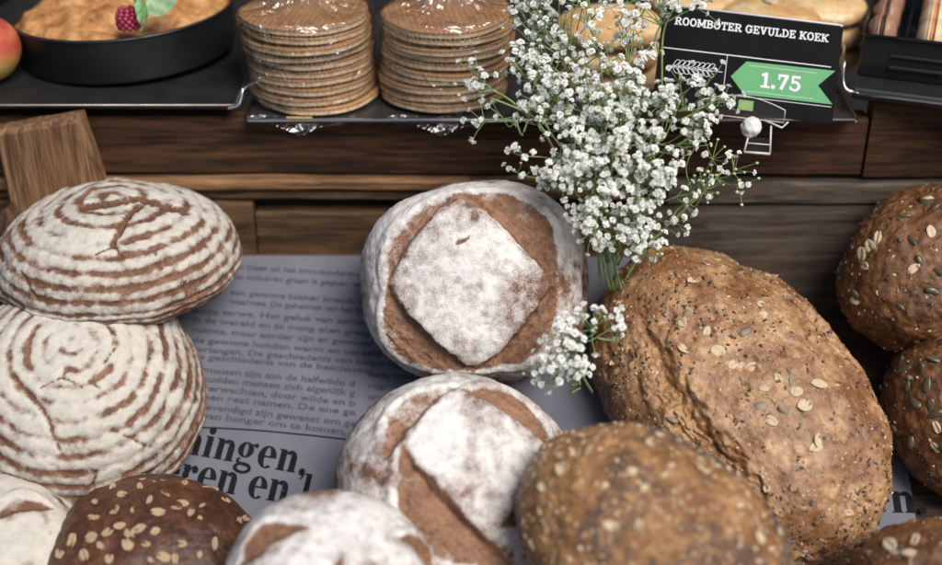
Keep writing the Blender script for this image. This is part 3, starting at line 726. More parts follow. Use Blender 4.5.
# blurred poppy seed loaf in front
bH = pt(652, 548, 1.10)
long_ = unit(RT * 0.80 - UP * 0.56 - FW * 0.15)
L = Loaf(bH, tilted(58, 4), long_, (0.125, 0.091, 0.085, 0.045), 2.3, 96, 83)
L.lumps(0.006, 16, 4); L.lumps(0.0032, 60, 4, 5)
L.build("poppy_seed_loaf", "blurred oval poppy seed loaf at the bottom edge in front of the big loaf", "bread loaf", C_POPPY, G_GRAIN)
dens = sstep(0.47, 0.58, fbm(L.P * 24, 5, 3)) + 0.03
L.stuff("poppy_seeds", SEED_SESAME, M_POP, 7000, 0.0025, rng, dens=dens)
L.stuff("sesame_seeds", SEED_SESAME, M_SES, 700, 0.0036, rng); L.stuff('grain_bits', SEED_SESAME, M_OAT, 160, 0.0060, rng)
L.pieces("oat_flake", OAT_MESH, L.near([(588, 448), (632, 470), (645, 486), (598, 420), (610, 525), (640, 525), (560, 470), (700, 470)]), 0.0105, rng); L.pieces("oat_flake", OAT_MESH, L.pick(14, rng), 0.010, rng)

# dark roll with oats, bottom left
bD = on_bed(153, 582, 0.048)
L = Loaf(bD, tilted(64, -2), (1, 0, 0), (0.108, 0.098, 0.078, 0.04), 2.3, 84, 91)
L.lumps(0.005, 18, 4); L.lumps(0.0012, 110, 3, 5)
L.build("oat_roll", "dark chestnut round roll topped with oat flakes at the bottom left", "bread roll", C_DARK)
oats = [(185, 483), (207, 488), (165, 494), (150, 500), (159, 513), (190, 512), (176, 507), (183, 503), (203, 506), (120, 527), (130, 533), (139, 530), (128, 545), (107, 533), (93, 538), (102, 546), (147, 545), (156, 532), (182, 545), (199, 556), (164, 557), (176, 560), (214, 545), (240, 520), (246, 518), (72, 540), (60, 552), (85, 555), (115, 510), (96, 518), (140, 487), (123, 494), (225, 500), (152, 562), (110, 560)]
L.pieces("oat_flake", OATD_MESH, L.near(oats), 0.0112, rng, 0.0); L.pieces("oat_flake", OATD_MESH, L.pick(26, rng), 0.008, rng, -.0002)

# seeded loaves at the right edge
def seeded(base, axis, xdir, dims, seed, res, name, label, pump, oat_px, pump_px):
    L = Loaf(base, axis, xdir, dims, 2.3, res, seed); L.lumps(0.006, 16, 4); L.lumps(0.0025, 75, 3, 5); L.lumps(0.001, 220, 2, 8)
    L.build(name, label, "bread loaf", C_SEED, G_GRAIN)
    L.stuff("flax_seeds", SEED_FLAX, M_FLAX, 260, 0.0045, rng); L.stuff("sesame_seeds", SEED_SESAME, M_SES, 140, 0.0036, rng)
    L.pieces("pumpkin_seed", [PUMP_MESH], L.near(pump_px), 0.016, rng); L.pieces("pumpkin_seed", [PUMP_MESH], L.pick(pump, rng), 0.015, rng)
    L.pieces("oat_flake", OAT_MESH, L.near(oat_px), 0.014, rng); L.pieces("oat_flake", OAT_MESH, L.pick(10, rng), 0.011, rng)
    L.pieces("sunflower_seed", [SUN_MESH], L.pick(14, rng), 0.012, rng)
seeded(pt(938, 272, 1.335), tilted(52, -6), (0.7, 0, 0.5), (0.104, 0.088, 0.082, 0.04), 101, 92, "pumpkin_seed_loaf", "reddish brown seeded loaf at the right edge, upper one below the macarons", 26,
       [(862, 256), (872, 248), (866, 266), (930, 232), (857, 300), (880, 240)], [(925, 200), (936, 205), (938, 272), (932, 290), (912, 240), (905, 215), (920, 262)])
seeded(on_bed(978, 408, 0.035), tilted(58, -8), (0.2, 0, 1), (0.100, 0.090, 0.085, 0.035), 113, 92, "pumpkin_seed_loaf", "dark pumpkin seed loaf at the right edge, half cropped, below the reddish one", 40,
       [(936, 426), (934, 448)], [(928, 385), (930, 405), (915, 400), (922, 372), (935, 415), (910, 440), (935, 360), (918, 460)])
seeded(pt(935, 605, 1.13), tilted(64, -4), (1, 0, 0), (0.082, 0.075, 0.062, 0.04), 127, 72, "pumpkin_seed_loaf", "blurred seeded loaf cut off by the bottom right corner", 14,
       [(890, 545), (915, 540), (868, 552)], [(900, 548), (930, 536)])

# ================================================================== TRAYS
M_BLK = flat("black_tray", (0.014, 0.014, 0.015), 0.45, var=0.3, scale=40); M_CHROME = flat("chrome", (0.62, 0.61, 0.60), 0.22, 1.0, 0.05)
M_EDGE = flat("worn_edge_metal", (0.30, 0.27, 0.24), 0.4, 0.7, 0.2); M_STEEL = flat("steel_tray", (0.10, 0.10, 0.105), 0.35, 0.8, 0.2)
def tray(name, label, A, B, z, dback, th, mat, edge, er, lipgap=0.0):
    """tray whose front edge runs from A to B (plan x, y)"""
    A = V3((A[0], A[1], z)); B = V3((B[0], B[1], z)); t = thing(name, label, "tray", (A + B) / 2)
    M = frame((0, 0, 0), (0, 0, 1), B - A); t.matrix_world = Matrix.Translation((A + B) / 2) @ M; w = np.linalg.norm(B - A)
    v, f = box((0, dback / 2, -th / 2), (w, dback, th), None, 0.002); mesh_obj("tray_plate", v, f, mat, t, False)
    P = [(-w / 2, dback, 0.001), (-w / 2 + .001, .004, 0.001), (-w / 2 + .004, 0, 0.001), (w / 2 - .004, 0, 0.001), (w / 2 - .001, .004, 0.001), (w / 2, dback, 0.001)]
    v, f = tube([V3(p) + (0, -er, -th / 2 if th > .006 else 0) for p in P], er, 8); mesh_obj("tray_rim", v, f, edge, t)
    return t
def at_edge(px, py, y): p = on_y(px, py, y); return p
yE = WALL_Y - 0.012
zL = at_edge(120, 106, yE)[2]; zM = at_edge(400, 119, yE)[2]
a = at_edge(-60, 106, yE); b = at_edge(236, 106, yE)
tray("display_tray", "matt black tray with a thin pale front edge under the cake tin", (a[0] - .25, yE), (b[0], yE), zL, 0.42, 0.004, M_BLK, M_EDGE, 0.0013)
a = at_edge(245, 119, yE - .004); b = at_edge(859, 117, yE - .004)
tray("display_tray", "long steel tray with a bright wire rim carrying waffles and almond cookies", (a[0], yE - .004), (b[0], yE - .004), zM, 0.34, 0.004, M_STEEL, M_CHROME, 0.0017)
pR1 = on_y(853, 88, 1.245); zR = pR1[2]; pR2 = on_z(942, 99, zR); dR = unit(pR2 - pR1); e2 = pR1 + dR * 0.35
RT_TRAY = tray("display_tray", "black tray set askew under the macaron box at the right", (pR1[0], pR1[1]), (e2[0], e2[1]), zR, 0.28, 0.012, M_BLK, M_CHROME, 0.0014)
def wire(name, label, pts, r=0.0018):
    v, f = tube(smooth_path(pts, 6), r, 8); o = mesh_obj(name, v, f, M_CHROME); return tag(o, label, "hook")
d = 1.305
wire("wire_hook", "bent chrome wire hook between the cake tin tray and the waffle tray", [pt(228, 108, d), pt(237, 106, d), pt(241, 99, d), pt(243, 90, d), pt(249, 85, d + .01), pt(258, 82, d + .03)])
d = 1.32
wire("wire_hook", "bent chrome wire hook between the price card and the macaron tray", [pt(845, 45, d + .04), pt(844, 60, d), pt(843, 80, d), pt(846, 89, d), pt(853, 92, d), pt(862, 93, d + .01)])

# ================================================================== STROOPWAFELS
def waffle_mesh():
    n = 170; V = []; F = []; A = []
    R_ = 0.066; th = 0.0078
    prof = [(0.0, th / 2, 1), (0.35, th / 2, 1), (0.7, th / 2, 1), (0.93, th / 2, 1), (0.985, th / 2 - 0.0003, 1), (1.0, th / 2 - .0014, .9), (0.99, 0.0017, 0), (0.997, 0.0, 0), (0.99, -0.0017, 0), (1.0, -th / 2 + .0014, .9), (0.985, -th / 2 + .0003, 1), (0.93, -th / 2, 1), (0, -th / 2, 1)]
    m = len(prof)
    for k in range(n):
        t = 2 * math.pi * k / n; zig = 1 + 0.024 * (1 if k % 2 else -1); irr = 1 + 0.014 * math.sin(3 * t + 1) + 0.008 * math.sin(7 * t)
        for j, (r, z, a) in enumerate(prof):
            s = (zig if 4 <= j <= 10 and j not in (6, 7, 8) else 1) * irr
            V.append((R_ * r * s * math.cos(t), R_ * r * s * math.sin(t), z + (0.0009 * (1 if k % 2 else -1) if j in (4, 5, 9, 10) else 0))); A.append(a)
    for k in range(n):
        k2 = (k + 1) % n
        for j in range(m - 1): F.append((k * m + j + 1, k2 * m + j + 1, k2 * m + j, k * m + j))
    return V, F, A
mw = Mat("waffle"); vv = mw.co()
wv = mw.node("ShaderNodeTexVoronoi"); wv.distance = 'CHEBYCHEV'; wv.inputs["Scale"].default_value = 170; wv.inputs["Randomness"].default_value = 0.0; mw.link(vv, wv.inputs["Vector"])
top = mw.mix(mw.ramp(wv.outputs["Distance"], [(0.25, 0.0), (0.42, 1.0)]), (0.17, 0.07, 0.025), (0.50, 0.27, 0.115))
top = mw.mix(mw.ramp(mw.noise(35, 4), [(0.35, 0.0), (0.65, 0.5)]), top, (0.25, 0.11, 0.045))
edge = mw.mix(mw.ramp(mw.noise(220, 4), [(0.35, 0.0), (0.65, 1.0)]), (0.46, 0.31, 0.17), (0.68, 0.53, 0.34))
mw.set(Base_Color=mw.mix(mw.ramp(mw.attr("brown"), [(0.3, 0.0), (0.75, 1.0)]), edge, mw.mix(mw.attr('rim'), top, (0.085, 0.034, 0.014))), Roughness=0.6, Normal=mw.bump(wv.outputs["Distance"], 0.6, 0.0012))
wV, wF, wA = waffle_mesh()
w0 = mesh_obj("stroopwafel", wV, wF, mw.m, None, True, {"brown": wA, "rim": [1.0 if q == .9 else 0.0 for q in wA]}); used = False
ORD = ["topmost", "second", "third", "fourth", "fifth", "sixth", "seventh", "eighth", "ninth", "bottom"]
rw = np.random.default_rng(3)
M_FILM = clear_mat("cellophane", 0.14, (0.98, 0.98, 0.98), 0.20, 15)
M_STICK = flat("label_yellow", (0.55, 0.38, 0.12), 0.5)
def film_bag(label, cx, cy, z0, h, Rr, seed, lean):
    n, V, F = 120, [], []
    prof = [(0.05, 0.0), (0.6, 0.0005), (0.97, 0.001), (1.02, 0.008), (1.035, 0.3 * h), (1.035, 0.6 * h), (1.03, 0.9 * h), (1.02, h), (0.98, h + .004), (0.85, h + .005), (0.6, h + .007), (0.40, h + .013), (0.22, h + .028), (0.10, h + .055), (0.16, h + .075), (0.34, h + .095)]
    pr = []
    for (a, b) in zip(prof[:-1], prof[1:]):
        for k in range(4): t = k / 4; pr.append((a[0] + (b[0] - a[0]) * t, a[1] + (b[1] - a[1]) * t))
    pr.append(prof[-1]); m = len(pr)
    th = np.repeat(np.arange(n) * 2 * math.pi / n, m); rr = np.tile([p[0] for p in pr], n); zz = np.tile([p[1] for p in pr], n)
    q = np.stack([np.cos(th) * 4, np.sin(th) * 4, zz * 18], 1); wr = np.abs(fbm(q, seed, 4) - 0.5) * 2; wr2 = fbm(np.stack([np.cos(th) * 9, np.sin(th) * 9, zz * 9], 1), seed + 5, 3) - .5
    topz = sstep(h - .004, h + .02, zz); rad = Rr * rr * (1 + 0.0 + (0.035 + 0.10 * topz) * (0.35 - wr)) + 0.003 * wr2
    x = rad * np.cos(th) + lean * np.clip(zz / h, 0, 1.2); y = rad * np.sin(th); z = zz + 0.020 * topz * (0.4 - wr)
    V = np.stack([x, y, z], 1)
    for k in range(n):
        for j in range(m - 1): F.append((k * m + j, ((k + 1) % n) * m + j, ((k + 1) % n) * m + j + 1, k * m + j + 1))
    t = thing("cellophane_bag", label, "plastic bag", (cx, cy, z0), group="clear bags of stroopwafels")
    mesh_obj("film", V, F, M_FILM, t)
    # folded seal flap hanging over the tray edge
    fv = []; ff = []
    for i in range(9):
        for j in range(5):
            u = i / 8 - 0.5; w = j / 4; zz_ = -0.001 - w * 0.013 * (1 - abs(u) * 1.7); fv.append((-0.004 + u * 0.11, -Rr * 0.97 - 0.016 * w * (1 - abs(u)) - 0.002 * math.sin(i * 2.1), zz_ + 0.002 * math.sin(i * 1.7 + j)))
    for i in range(8):
        for j in range(4): ff.append((i * 5 + j, i * 5 + 5 + j, i * 5 + 6 + j, i * 5 + 1 + j))
    mesh_obj("bag_flap", fv, ff, M_FILM, t)
    return t
def stack(px, n, name, lean, seed):
    global used
    cx = on_y(px, 90, WALL_Y + 0.058)[0]; cy = WALL_Y + 0.06; z = zM + 0.002
    for k in range(n):
        i = n - 1 - k
        o = w0 if not used else w0.copy()
        if used: COL.objects.link(o)
        used = True
        o.location = (cx + lean * (k / (n - 1) - 0.5) + rw.normal(0, .0018), cy + rw.normal(0, .0018), z + 0.0088 * k + 0.0045)
        o.rotation_euler = (rw.normal(0, .018), rw.normal(0, .018), rw.uniform(0, 6.28))
        tag(o, f"{ORD[i] if i else 'topmost'} stroopwafel in the {name} bagged stack" + (" counted from the top" if 0 < i < 9 else ""), "stroopwafel", "stroopwafels in clear bags")
    return cx, cy, z, 0.0088 * n
c1 = stack(312, 10, "left", -0.006, 1); c2 = stack(447, 10, "right", 0.008, 2)
b1 = film_bag("crinkled clear bag round the left stack of stroopwafels", *c1, 0.069, 4, -0.002)
film_bag("crinkled clear bag round the right stack of stroopwafels beside the white flowers", *c2, 0.069, 9, 0.003)
v, f = box((-0.006, -0.071, -0.004), (0.026, 0.001, 0.008)); st = mesh_obj("bag_sticker", v, f, M_STICK, b1, False)

# ================================================================== CAKE TINS, PIE, APPLE
def bake_pan(label, cx, cy, z, Rr, h, pie_label, seed, tilt=0.0):
    t = thing("cake_tin", label, "cake tin", (cx, cy, z), group="black cake tins"); t.rotation_euler = (0, -tilt, 0)
    prof = [(0.0, 0.0), (Rr * .985, 0.0), (Rr, .003), (Rr * 1.02, h - .004), (Rr * 1.032, h - .001), (Rr * 1.034, h + .001), (Rr * 1.025, h + .002), (Rr * 1.0, h), (Rr * .985, .006), (0, .005)]
    v, f = lathe(prof, 96); mesh_obj("tin", v, f, M_TIN, t)
    v, f = tube([(Rr * 1.028 * math.cos(a), Rr * 1.028 * math.sin(a), h) for a in np.linspace(0, 2 * math.pi, 90)], 0.0016, 8, False); mesh_obj("rolled_rim", v, f, M_TIN, t)
    n = 70; r = np.linspace(0, 1, 60); V = []; F = []
    pie = thing("apple_pie", pie_label, "pie", (cx, cy, z), group="apple pies"); pie.rotation_euler = (0, -tilt, 0)
    th = np.arange(140) * 2 * math.pi / 140; RR, TT = np.meshgrid(r, th, indexing='ij'); x = RR * np.cos(TT); y = RR * np.sin(TT)
    p = np.stack([x.ravel() * 4.2, y.ravel() * 4.2, np.zeros(x.size)], 1); hgt = (0.020 * (fbm(p, seed, 4) - 0.5) + 0.010 * np.abs(fbm(p * 1.7, seed + 4, 3) - 0.5)).reshape(x.shape)
    zz = h - 0.006 + hgt + 0.016 * (1 - RR ** 2) - 0.008 * sstep(.9, 1, RR)
    V = np.stack([(x * Rr * .985).ravel(), (y * Rr * .985).ravel(), zz.ravel()], 1); m = 140
    F = [(i * m + j, (i + 1) * m + j, (i + 1) * m + (j + 1) % m, i * m + (j + 1) % m) for i in range(59) for j in range(m)]
    mesh_obj("pastry_top", V, F, M_PIE, pie)
    return t
M_TIN = flat("black_tin", (0.012, 0.013, 0.016), 0.34, var=0.3, scale=25, spec=0.6)
mpie = Mat("pie_crust"); g1 = mpie.noise(38, 5, .6); g2 = mpie.noise(160, 4, .6)
mpie.set(Base_Color=mpie.mix(mpie.math('MULTIPLY', mpie.ramp(g2, [(.45, 0.0), (.6, 1.0)]), .5), mpie.ramp(g1, [(.30, (0.20, 0.07, 0.02)), (.5, (0.48, 0.235, 0.085)), (.72, (0.64, 0.39, 0.18))]), (0.30, 0.12, 0.04)), Roughness=.5, Normal=mpie.bump(g2, .5, .002)); M_PIE = mpie.m
pc = on_y(133, 60, WALL_Y + 0.155); 
bake_pan("large black round cake tin holding an apple pie, beside the waffles", pc[0], WALL_Y + 0.150, zL + 0.0045, 0.118, 0.048, "golden apple pie with a raspberry and green leaves on top", 3, R(2.2))
pc2 = on_y(-40, 30, WALL_Y + 0.36)
v, f = box((pc2[0], WALL_Y + .37, zL + 0.022), (.26, .26, .044)); 
bake_pan("black cake tin behind the apple at the top left corner", pc2[0] - .02, WALL_Y + 0.345, zL + 0.004, 0.105, 0.048, "golden pie half hidden in the top left corner behind the apple", 8)

def blob(name, dims, mat, res=20, amp=0.0, sc=20, seed=1, parent=None):
    V, F = cube_sphere(res); P = V * np.array(dims); P = P + V * (amp * (fbm(P * sc, seed) - .5) * 2)[:, None]
    return mesh_obj(name, P, F, mat, parent)
# apple
ap = pt(-18, 48, 1.30); t = thing("apple", "red and yellow apple cropped by the left edge, beside the cake tin", "apple", ap)
V, F = cube_sphere(28); rr = np.sqrt(V[:, 0] ** 2 + V[:, 1] ** 2); P = V * 0.038; P[:, 2] = P[:, 2] * 0.92 - 0.010 * np.exp(-(rr / .28) ** 2) * np.sign(V[:, 2]); P[:, :2] *= (1 + 0.06 * V[:, 2])[:, None]
ma = Mat("apple_skin"); sx = ma.node("ShaderNodeSeparateXYZ"); ma.link(ma.co((20, 20, 20)), sx.inputs[0])
fac = ma.math('ADD', ma.math('MULTIPLY', sx.outputs[2], 0.55), ma.math('ADD', ma.noise(40, 4), 0.05))
ma.set(Base_Color=ma.ramp(fac, [(.30, (0.48, 0.36, 0.10)), (.55, (0.50, 0.20, 0.08)), (.85, (0.40, 0.06, 0.045))]), Roughness=.35)
mesh_obj("skin", P, F, ma.m, t); v, f = tube([(0, 0, .024), (.002, 0, .034), (.006, 0, .043)], .0014); mesh_obj("stalk", v, f, M_BED, t)
t.location = (on_y(-17, 48, WALL_Y + .055)[0], WALL_Y + .055, zL + 0.0355)
# raspberry and mint on the pie
pz = zL + 0.0045 + 0.048 + 0.012
rp = on_z(129, 26, pz); t = thing("raspberry", "dark pink raspberry on the apple pie next to the green leaves", "raspberry", rp)
MR = flat("raspberry", (0.30, 0.028, 0.065), 0.4, var=0.3, scale=200); V, F = ellipsoid(1, 1, 1, 3); V = np.asarray(V); vs = []; k = 0
for j in range(6):
    zz = -0.006 + j * 0.0034; rr = 0.0105 * math.sqrt(max(0.05, 1 - (zz / 0.0145) ** 2)); m = max(4, int(11 * rr / .0105))
    for i in range(m):
        a_ = 2 * math.pi * (i + .5 * (j % 2)) / m; vs.append((V * 0.0029 + (rr * math.cos(a_), rr * math.sin(a_), zz), F))
vs.append((V * 0.0095, F)); v, f = join(vs); mesh_obj("drupelets", v, f, MR, t); t.location = (rp[0], rp[1], pz + .006)
M_LEAF = flat("mint_leaf", (0.13, 0.26, 0.10), 0.5, var=0.3, scale=80, bump=.3); M_LEAFP = flat("pale_leaf", (0.26, 0.38, 0.22), 0.55, var=0.2, scale=80, bump=.3)
def leaf_mesh(Ln, Wd, curl=0.25, n=12, m=6):
    V = []; F = []
    for i in range(n + 1):
        u = i / n; w = Wd * math.sin(math.pi * u ** 0.8) ** 0.8 if 0 < u < 1 else 0.0004
        for j in range(m + 1):
            s = j / m * 2 - 1; V.append((u * Ln, s * w * (1 + .06 * math.sin(u * 60)), curl * Ln * (u * u * .5) + abs(s) * w * .35 + .002 * math.sin(u * 20 + j)))
    for i in range(n):
        for j in range(m): F.append((i * (m + 1) + j, i * (m + 1) + m + 1 + j, i * (m + 1) + m + 2 + j, i * (m + 1) + j + 1))
    return V, F
mt = thing("mint_sprig", "green mint leaves lying on the apple pie beside the raspberry", "mint sprig", on_z(148, 26, pz))
for (px, py), (px2, py2), wd, mat in (((148, 20), (191, 12), .0145, M_LEAFP), ((147, 28), (144, 4), .006, M_LEAF), ((141, 30), (158, 8), .005, M_LEAF)):
    a_ = on_z(px, py, pz + .004); b_ = on_z(px2, py2, pz + .004); Ln = max(.024, min(.045, np.linalg.norm(b_ - a_)))
    v, f = leaf_mesh(Ln, wd); o = mesh_obj("leaf", v, f, mat, None); o.matrix_world = frame(a_ + (0, 0, .006), (-.1, -.75, .65), unit(b_ - a_) + V3((0, 0, .25))); mw_ = o.matrix_world.copy(); o.parent = mt; o.matrix_parent_inverse = Matrix.Translation(mt.location).inverted()
v, f = tube([on_z(140, 32, pz) - V3(mt.location), V3((0, 0, .006)), on_z(146, 8, pz + .01) - V3(mt.location)], .0012); mesh_obj("stem", v, f, M_LEAF, mt)

# ================================================================== ALMOND COOKIES behind the card
mk = Mat("cookie"); k1 = mk.noise(30, 5); k2 = mk.noise(140, 4)
mk.set(Base_Color=mk.mix(mk.math('MULTIPLY', mk.ramp(k2, [(.45, 0.0), (.65, 1.0)]), .4), mk.ramp(k1, [(.3, (0.42, 0.21, 0.075)), (.5, (0.60, 0.40, 0.19)), (.7, (0.68, 0.53, 0.32))]), (0.40, 0.2, 0.08)), Roughness=.45, Normal=mk.bump(k2, .4, .002))
CV, CF = cube_sphere(30)
rc_ = ((CV[:, 0] ** 2 + CV[:, 1] ** 2) ** 1.6 + np.abs(CV[:, 2]) ** 3.2) ** (-1 / 3.2)
def cookie_mesh(seed, rr):
    P = CV * rc_[:, None] * np.array([rr, rr, .0115]); t_ = np.arctan2(P[:, 1], P[:, 0]); rad = np.hypot(P[:, 0], P[:, 1]) / rr
    P[:, :2] *= (1 + 0.03 * (fbm(np.stack([np.cos(t_) * 2, np.sin(t_) * 2, 0 * t_], 1), seed, 3) - .5) + .012 * np.sin(t_ * 26) * sstep(.8, 1, rad))[:, None]
    P[:, 2] += (0.006 * (1 - rad ** 2) + 0.006 * (fbm(P * 45, seed, 4) - .5)) * (P[:, 2] > 0); return P
for (px, yo, rr, where) in ((765, .115, .054, "the middle of the price card"), (818, .150, .052, "the right end of the price card"), (612, .085, .056, "the white flowers"), (692, .165, .052, "the left end of the price card")):
    p = on_y(px, 20, WALL_Y + yo); P = cookie_mesh(int(px), rr); first = None
    for k in range(3):
        t = thing("almond_cookie", f"golden almond cookie, {('bottom', 'middle', 'top')[k]} of the pile behind {where}", "cookie", (p[0] + random.Random(px + k).uniform(-.004, .004), WALL_Y + yo, zM + .0125 + .0255 * k), group="almond cookies on the steel tray")
        t.rotation_euler = (0, 0, 1.9 * k + px)
        if first is None:
            b1_ = mesh_obj("pastry", P, CF, mk.m, t); V, F = ellipsoid(.010, .006, .0025, 5, .3); a1_ = mesh_obj("almond", V, F, M_SES, t); a1_.location = (0, 0, .0185); first = (b1_, a1_)
        else:
            for o in first: c_ = o.copy(); COL.objects.link(c_); c_.parent = t
# ================================================================== MACARONS
M_BOX = flat("black_plastic", (0.010, 0.010, 0.011), 0.16, var=0.2, scale=30, spec=0.6)
dirx = dR; diry = V3((-dR[1], dR[0], 0))
mo = pR1 + dR * 0.001 + diry * 0.038 + V3((0, 0, 0.001)); MBX = frame(mo, (0, 0, 1), dR)
bxr = thing("macaron_box", "glossy black plastic box open at the top holding macarons", "box", M=MBX)
wB, dB, hB, tB = 0.30, 0.16, 0.043, 0.0022
v, f = join([box((wB / 2, dB / 2, .0080), (wB - .001, dB - .001, .016)), box((wB / 2, 0, hB / 2), (wB, tB, hB), None, .0006), box((wB / 2, dB, hB / 2), (wB, tB, hB), None, .0006), box((0, dB / 2, hB / 2), (tB, dB - 2 * tB, hB), None, .0006), box((wB, dB / 2, hB / 2), (tB, dB - 2 * tB, hB), None, .0006)]); mesh_obj("box_shell", v, f, M_BOX, bxr, False)
v, f = tube([(0, dB, hB), (0, .004, hB), (.004, -.002, hB), (wB, -.002, hB)], .0022, 8); mesh_obj("box_lip", v, f, M_BOX, bxr)
for zc in (.012, .024):
    v, f = box((0.055, -.0026, zc), (.055, .004, .005), None, .0019); mesh_obj("embossed_bar", v, f, M_BOX, bxr, False)
def mac_mats(n, c, fc): return flat(n + "_shell", c, .45, var=.12, scale=300, bump=.1), flat(n + "_filling", fc, .6, var=.2, scale=200)
MB1 = mac_mats("chocolate", (0.29, 0.155, 0.095), (0.05, 0.022, 0.016)); MB2 = mac_mats("vanilla", (0.62, 0.45, 0.27), (0.55, 0.25, 0.10))
def shell_mesh():
    Rr = .0200; prof = [(0, .0125), (.3, .0123), (.6, .0108), (.82, .0080), (.95, .0052), (1.0, .0036), (1.0, .0026), (1.05, .0022), (1.07, .0010), (1.04, .0), (.5, 0), (0, 0)]
    v, f = lathe([(r * Rr, z) for r, z in prof], 60); v = np.array(v); ft = (np.hypot(v[:, 0], v[:, 1]) > Rr * 1.01); v[ft] *= 1 + (0.05 * (fbm(v[ft] * 700, 2) - .5))[:, None]; return v, f
sv, sf = shell_mesh(); fv_, ff_ = lathe([(0, -.0022), (.0185, -.0022), (.0192, 0), (.0185, .0022), (0, .0022)], 40)
macs = {}
def macaron(kind, mats, x, y, label, first):
    t = thing("macaron", label, "macaron", M=MBX @ Matrix.Translation((x, y, .0370)) @ Matrix.Rotation(R(90), 4, 'Y'), group="macarons standing in the box")
    if kind not in macs:
        a_ = mesh_obj("shell", sv, sf, mats[0], t); a_.location = (0, 0, .0022); b_ = mesh_obj("shell", sv, sf, mats[0], t); b_.rotation_euler = (math.pi, 0, 0); b_.location = (0, 0, -.0022)
        macs[kind] = [a_, b_, mesh_obj("filling", fv_, ff_, mats[1], t)]
    else:
        for o in macs[kind]: c_ = o.copy(); COL.objects.link(c_); c_.parent = t
xb = (pt(887, 20, 1.36)[0] - mo[0]) - .016 ; xc = xb + 0.049
for k in range(3):
    v, f = box((xb + .0245 + .049 * k, dB / 2, .023), (.002, dB - .006, .02)); mesh_obj("divider", v, f, M_BOX, bxr, False)
for k, y in enumerate((.0250, .078, .131)):
    w_ = ("front", "middle", "rear")[k]
    macaron("choc", MB1, xb, y, f"brown chocolate macaron on edge, {w_} of its row in the black box", k)
    macaron("van", MB2, xc, y, f"cream macaron with orange filling on edge, {w_} of its row at the right edge", k)

# ================================================================== PRICE CARD
CW, CH = 181.0, 99.0; dC = 1.285; kC = dC / FPX
eX = unit(RT * 0.9931 - UP * 0.117); eY = unit(UP * 0.993 + RT * 0.117); nC = np.cross(eX, eY)
TLc = pt(664, 4.5, dC)
MC = frame(TLc, nC, eX); card = thing("price_card", "black price card with a green 1.75 arrow, clipped to the steel tray", "price card", M=MC)
def cpt(x, y, h): return np.stack([np.asarray(x) * kC, -np.asarray(y) * kC, np.asarray(h) + 0 * np.asarray(x)], -1)
M_CARD = flat("card_black", (0.0050, 0.0050, 0.0062), 0.6, var=0.3, scale=60, spec=0.06); M_CWH = flat("card_white", (0.62, 0.62, 0.66), 0.6, var=0.04); M_CGR = flat("card_green", (0.055, 0.29, 0.095), 0.5, var=0.06); M_CG2 = flat("card_leaf_green", (0.20, 0.36, 0.07), 0.5, var=0.06)
rc = 4; out = []
for (cx, cy, a0) in ((rc, rc, 180), (CW - rc, rc, 270), (CW - rc, CH - rc, 0), (rc, CH - rc, 90)):
    for k in range(5): t = R(a0 + 90 * k / 4); out.append((cx + rc * math.cos(t), cy + rc * math.sin(t)))
m = len(out); V = [cpt(x, y, 0) for x, y in out] + [cpt(x, y, -.0018) for x, y in out]
F = [tuple(range(m - 1, -1, -1)), tuple(range(m, 2 * m))] + [(i, (i + 1) % m, m + (i + 1) % m, m + i) for i in range(m)]
mesh_obj("card", V, F, M_CARD, card, False)
v, f = tube([cpt(x, y, -.0004) for x, y in out[4:8]] , .0012, 6); mesh_obj("corner_glare", v, f, M_CWH, card)  # glare on the top right corner, painted as a white strip
def flipy(shapes, ox, oy): return [([(ox + p[0], oy - p[1]) for p in v], f) for v, f in shapes]
sh, w_ = text2d("ROOMBOTER GEVULDE KOEK", slab, 8.0, 0.0); kx = 155.0 / w_; sh = [([(p[0] * kx, p[1] * 1.0) for p in v], f) for v, f in sh]
lay("title_text", flipy(sh, 12.6, 18.6), M_CWH, card, cpt, .0003)
lay("card_line", [rect(2, 42.2, 173, 43.2), rect(68.6, 43.2, 69.2, 82), rect(69, 82, 178, 82.6)], M_CWH, card, cpt, .0002)
ar = lay("arrow_panel", [poly((74.6, 63.5), (88.5, 47), (178, 46), (162.3, 62.5), (179, 79.6), (90, 80.2))], M_CGR, card, cpt, .00025)
sh, w_ = text2d("1.75", slab, 15.5, 0.04); kx = 42 / w_; o_ = lay("price_text", flipy([([(p[0] * kx, p[1]) for p in v], f) for v, f in sh], 104.5, 71.2), M_CWH, ar, cpt, .0005)
for yy in (50.2, 76): lay("dotted_line", [rect(92 + 1.7 * k, yy, 92.9 + 1.7 * k, yy + .8) for k in range(40)], M_CWH, ar, cpt, .0004)
wh = []
for k in range(8):
    x = 16 + k * 5; 
    for s_ in (-1, 1):
        w1 = [(x + 7 * u - s_ * 0, 60 + s_ * (1 + 5.5 * math.sin(math.pi * u) * .6 + 4.5 * u)) for u in np.linspace(0, 1, 7)]; w2 = [(x + 7 * u, 60 + s_ * (1 + 4.5 * u - 1.8 * math.sin(math.pi * u))) for u in np.linspace(0, 1, 7)]
        for W_ in (w1, w2): wh += [bar2(W_[i], W_[i + 1], .55) for i in range(6)]
wh.append(bar2((12, 60), (66, 60.5), .6)); lay("wheat_emblem", wh, M_CWH, card, cpt, .0003)
lay("round_emblem", [ring_strip(78.5, 90, (4.2, 4.2), (3.5, 3.5), 0, 360, 24), rect(76.2, 88.4, 77, 91.6), rect(77.6, 88.4, 78.3, 91.6), ring_strip(80, 90, (1.4, 1.6), (.8, .9), 0, 360, 12)], M_CWH, card, cpt, .0003)
ge = lay("green_emblem", [rect(85.5, 85.6, 100.5, 95.6)], M_CG2, card, cpt, .0002)
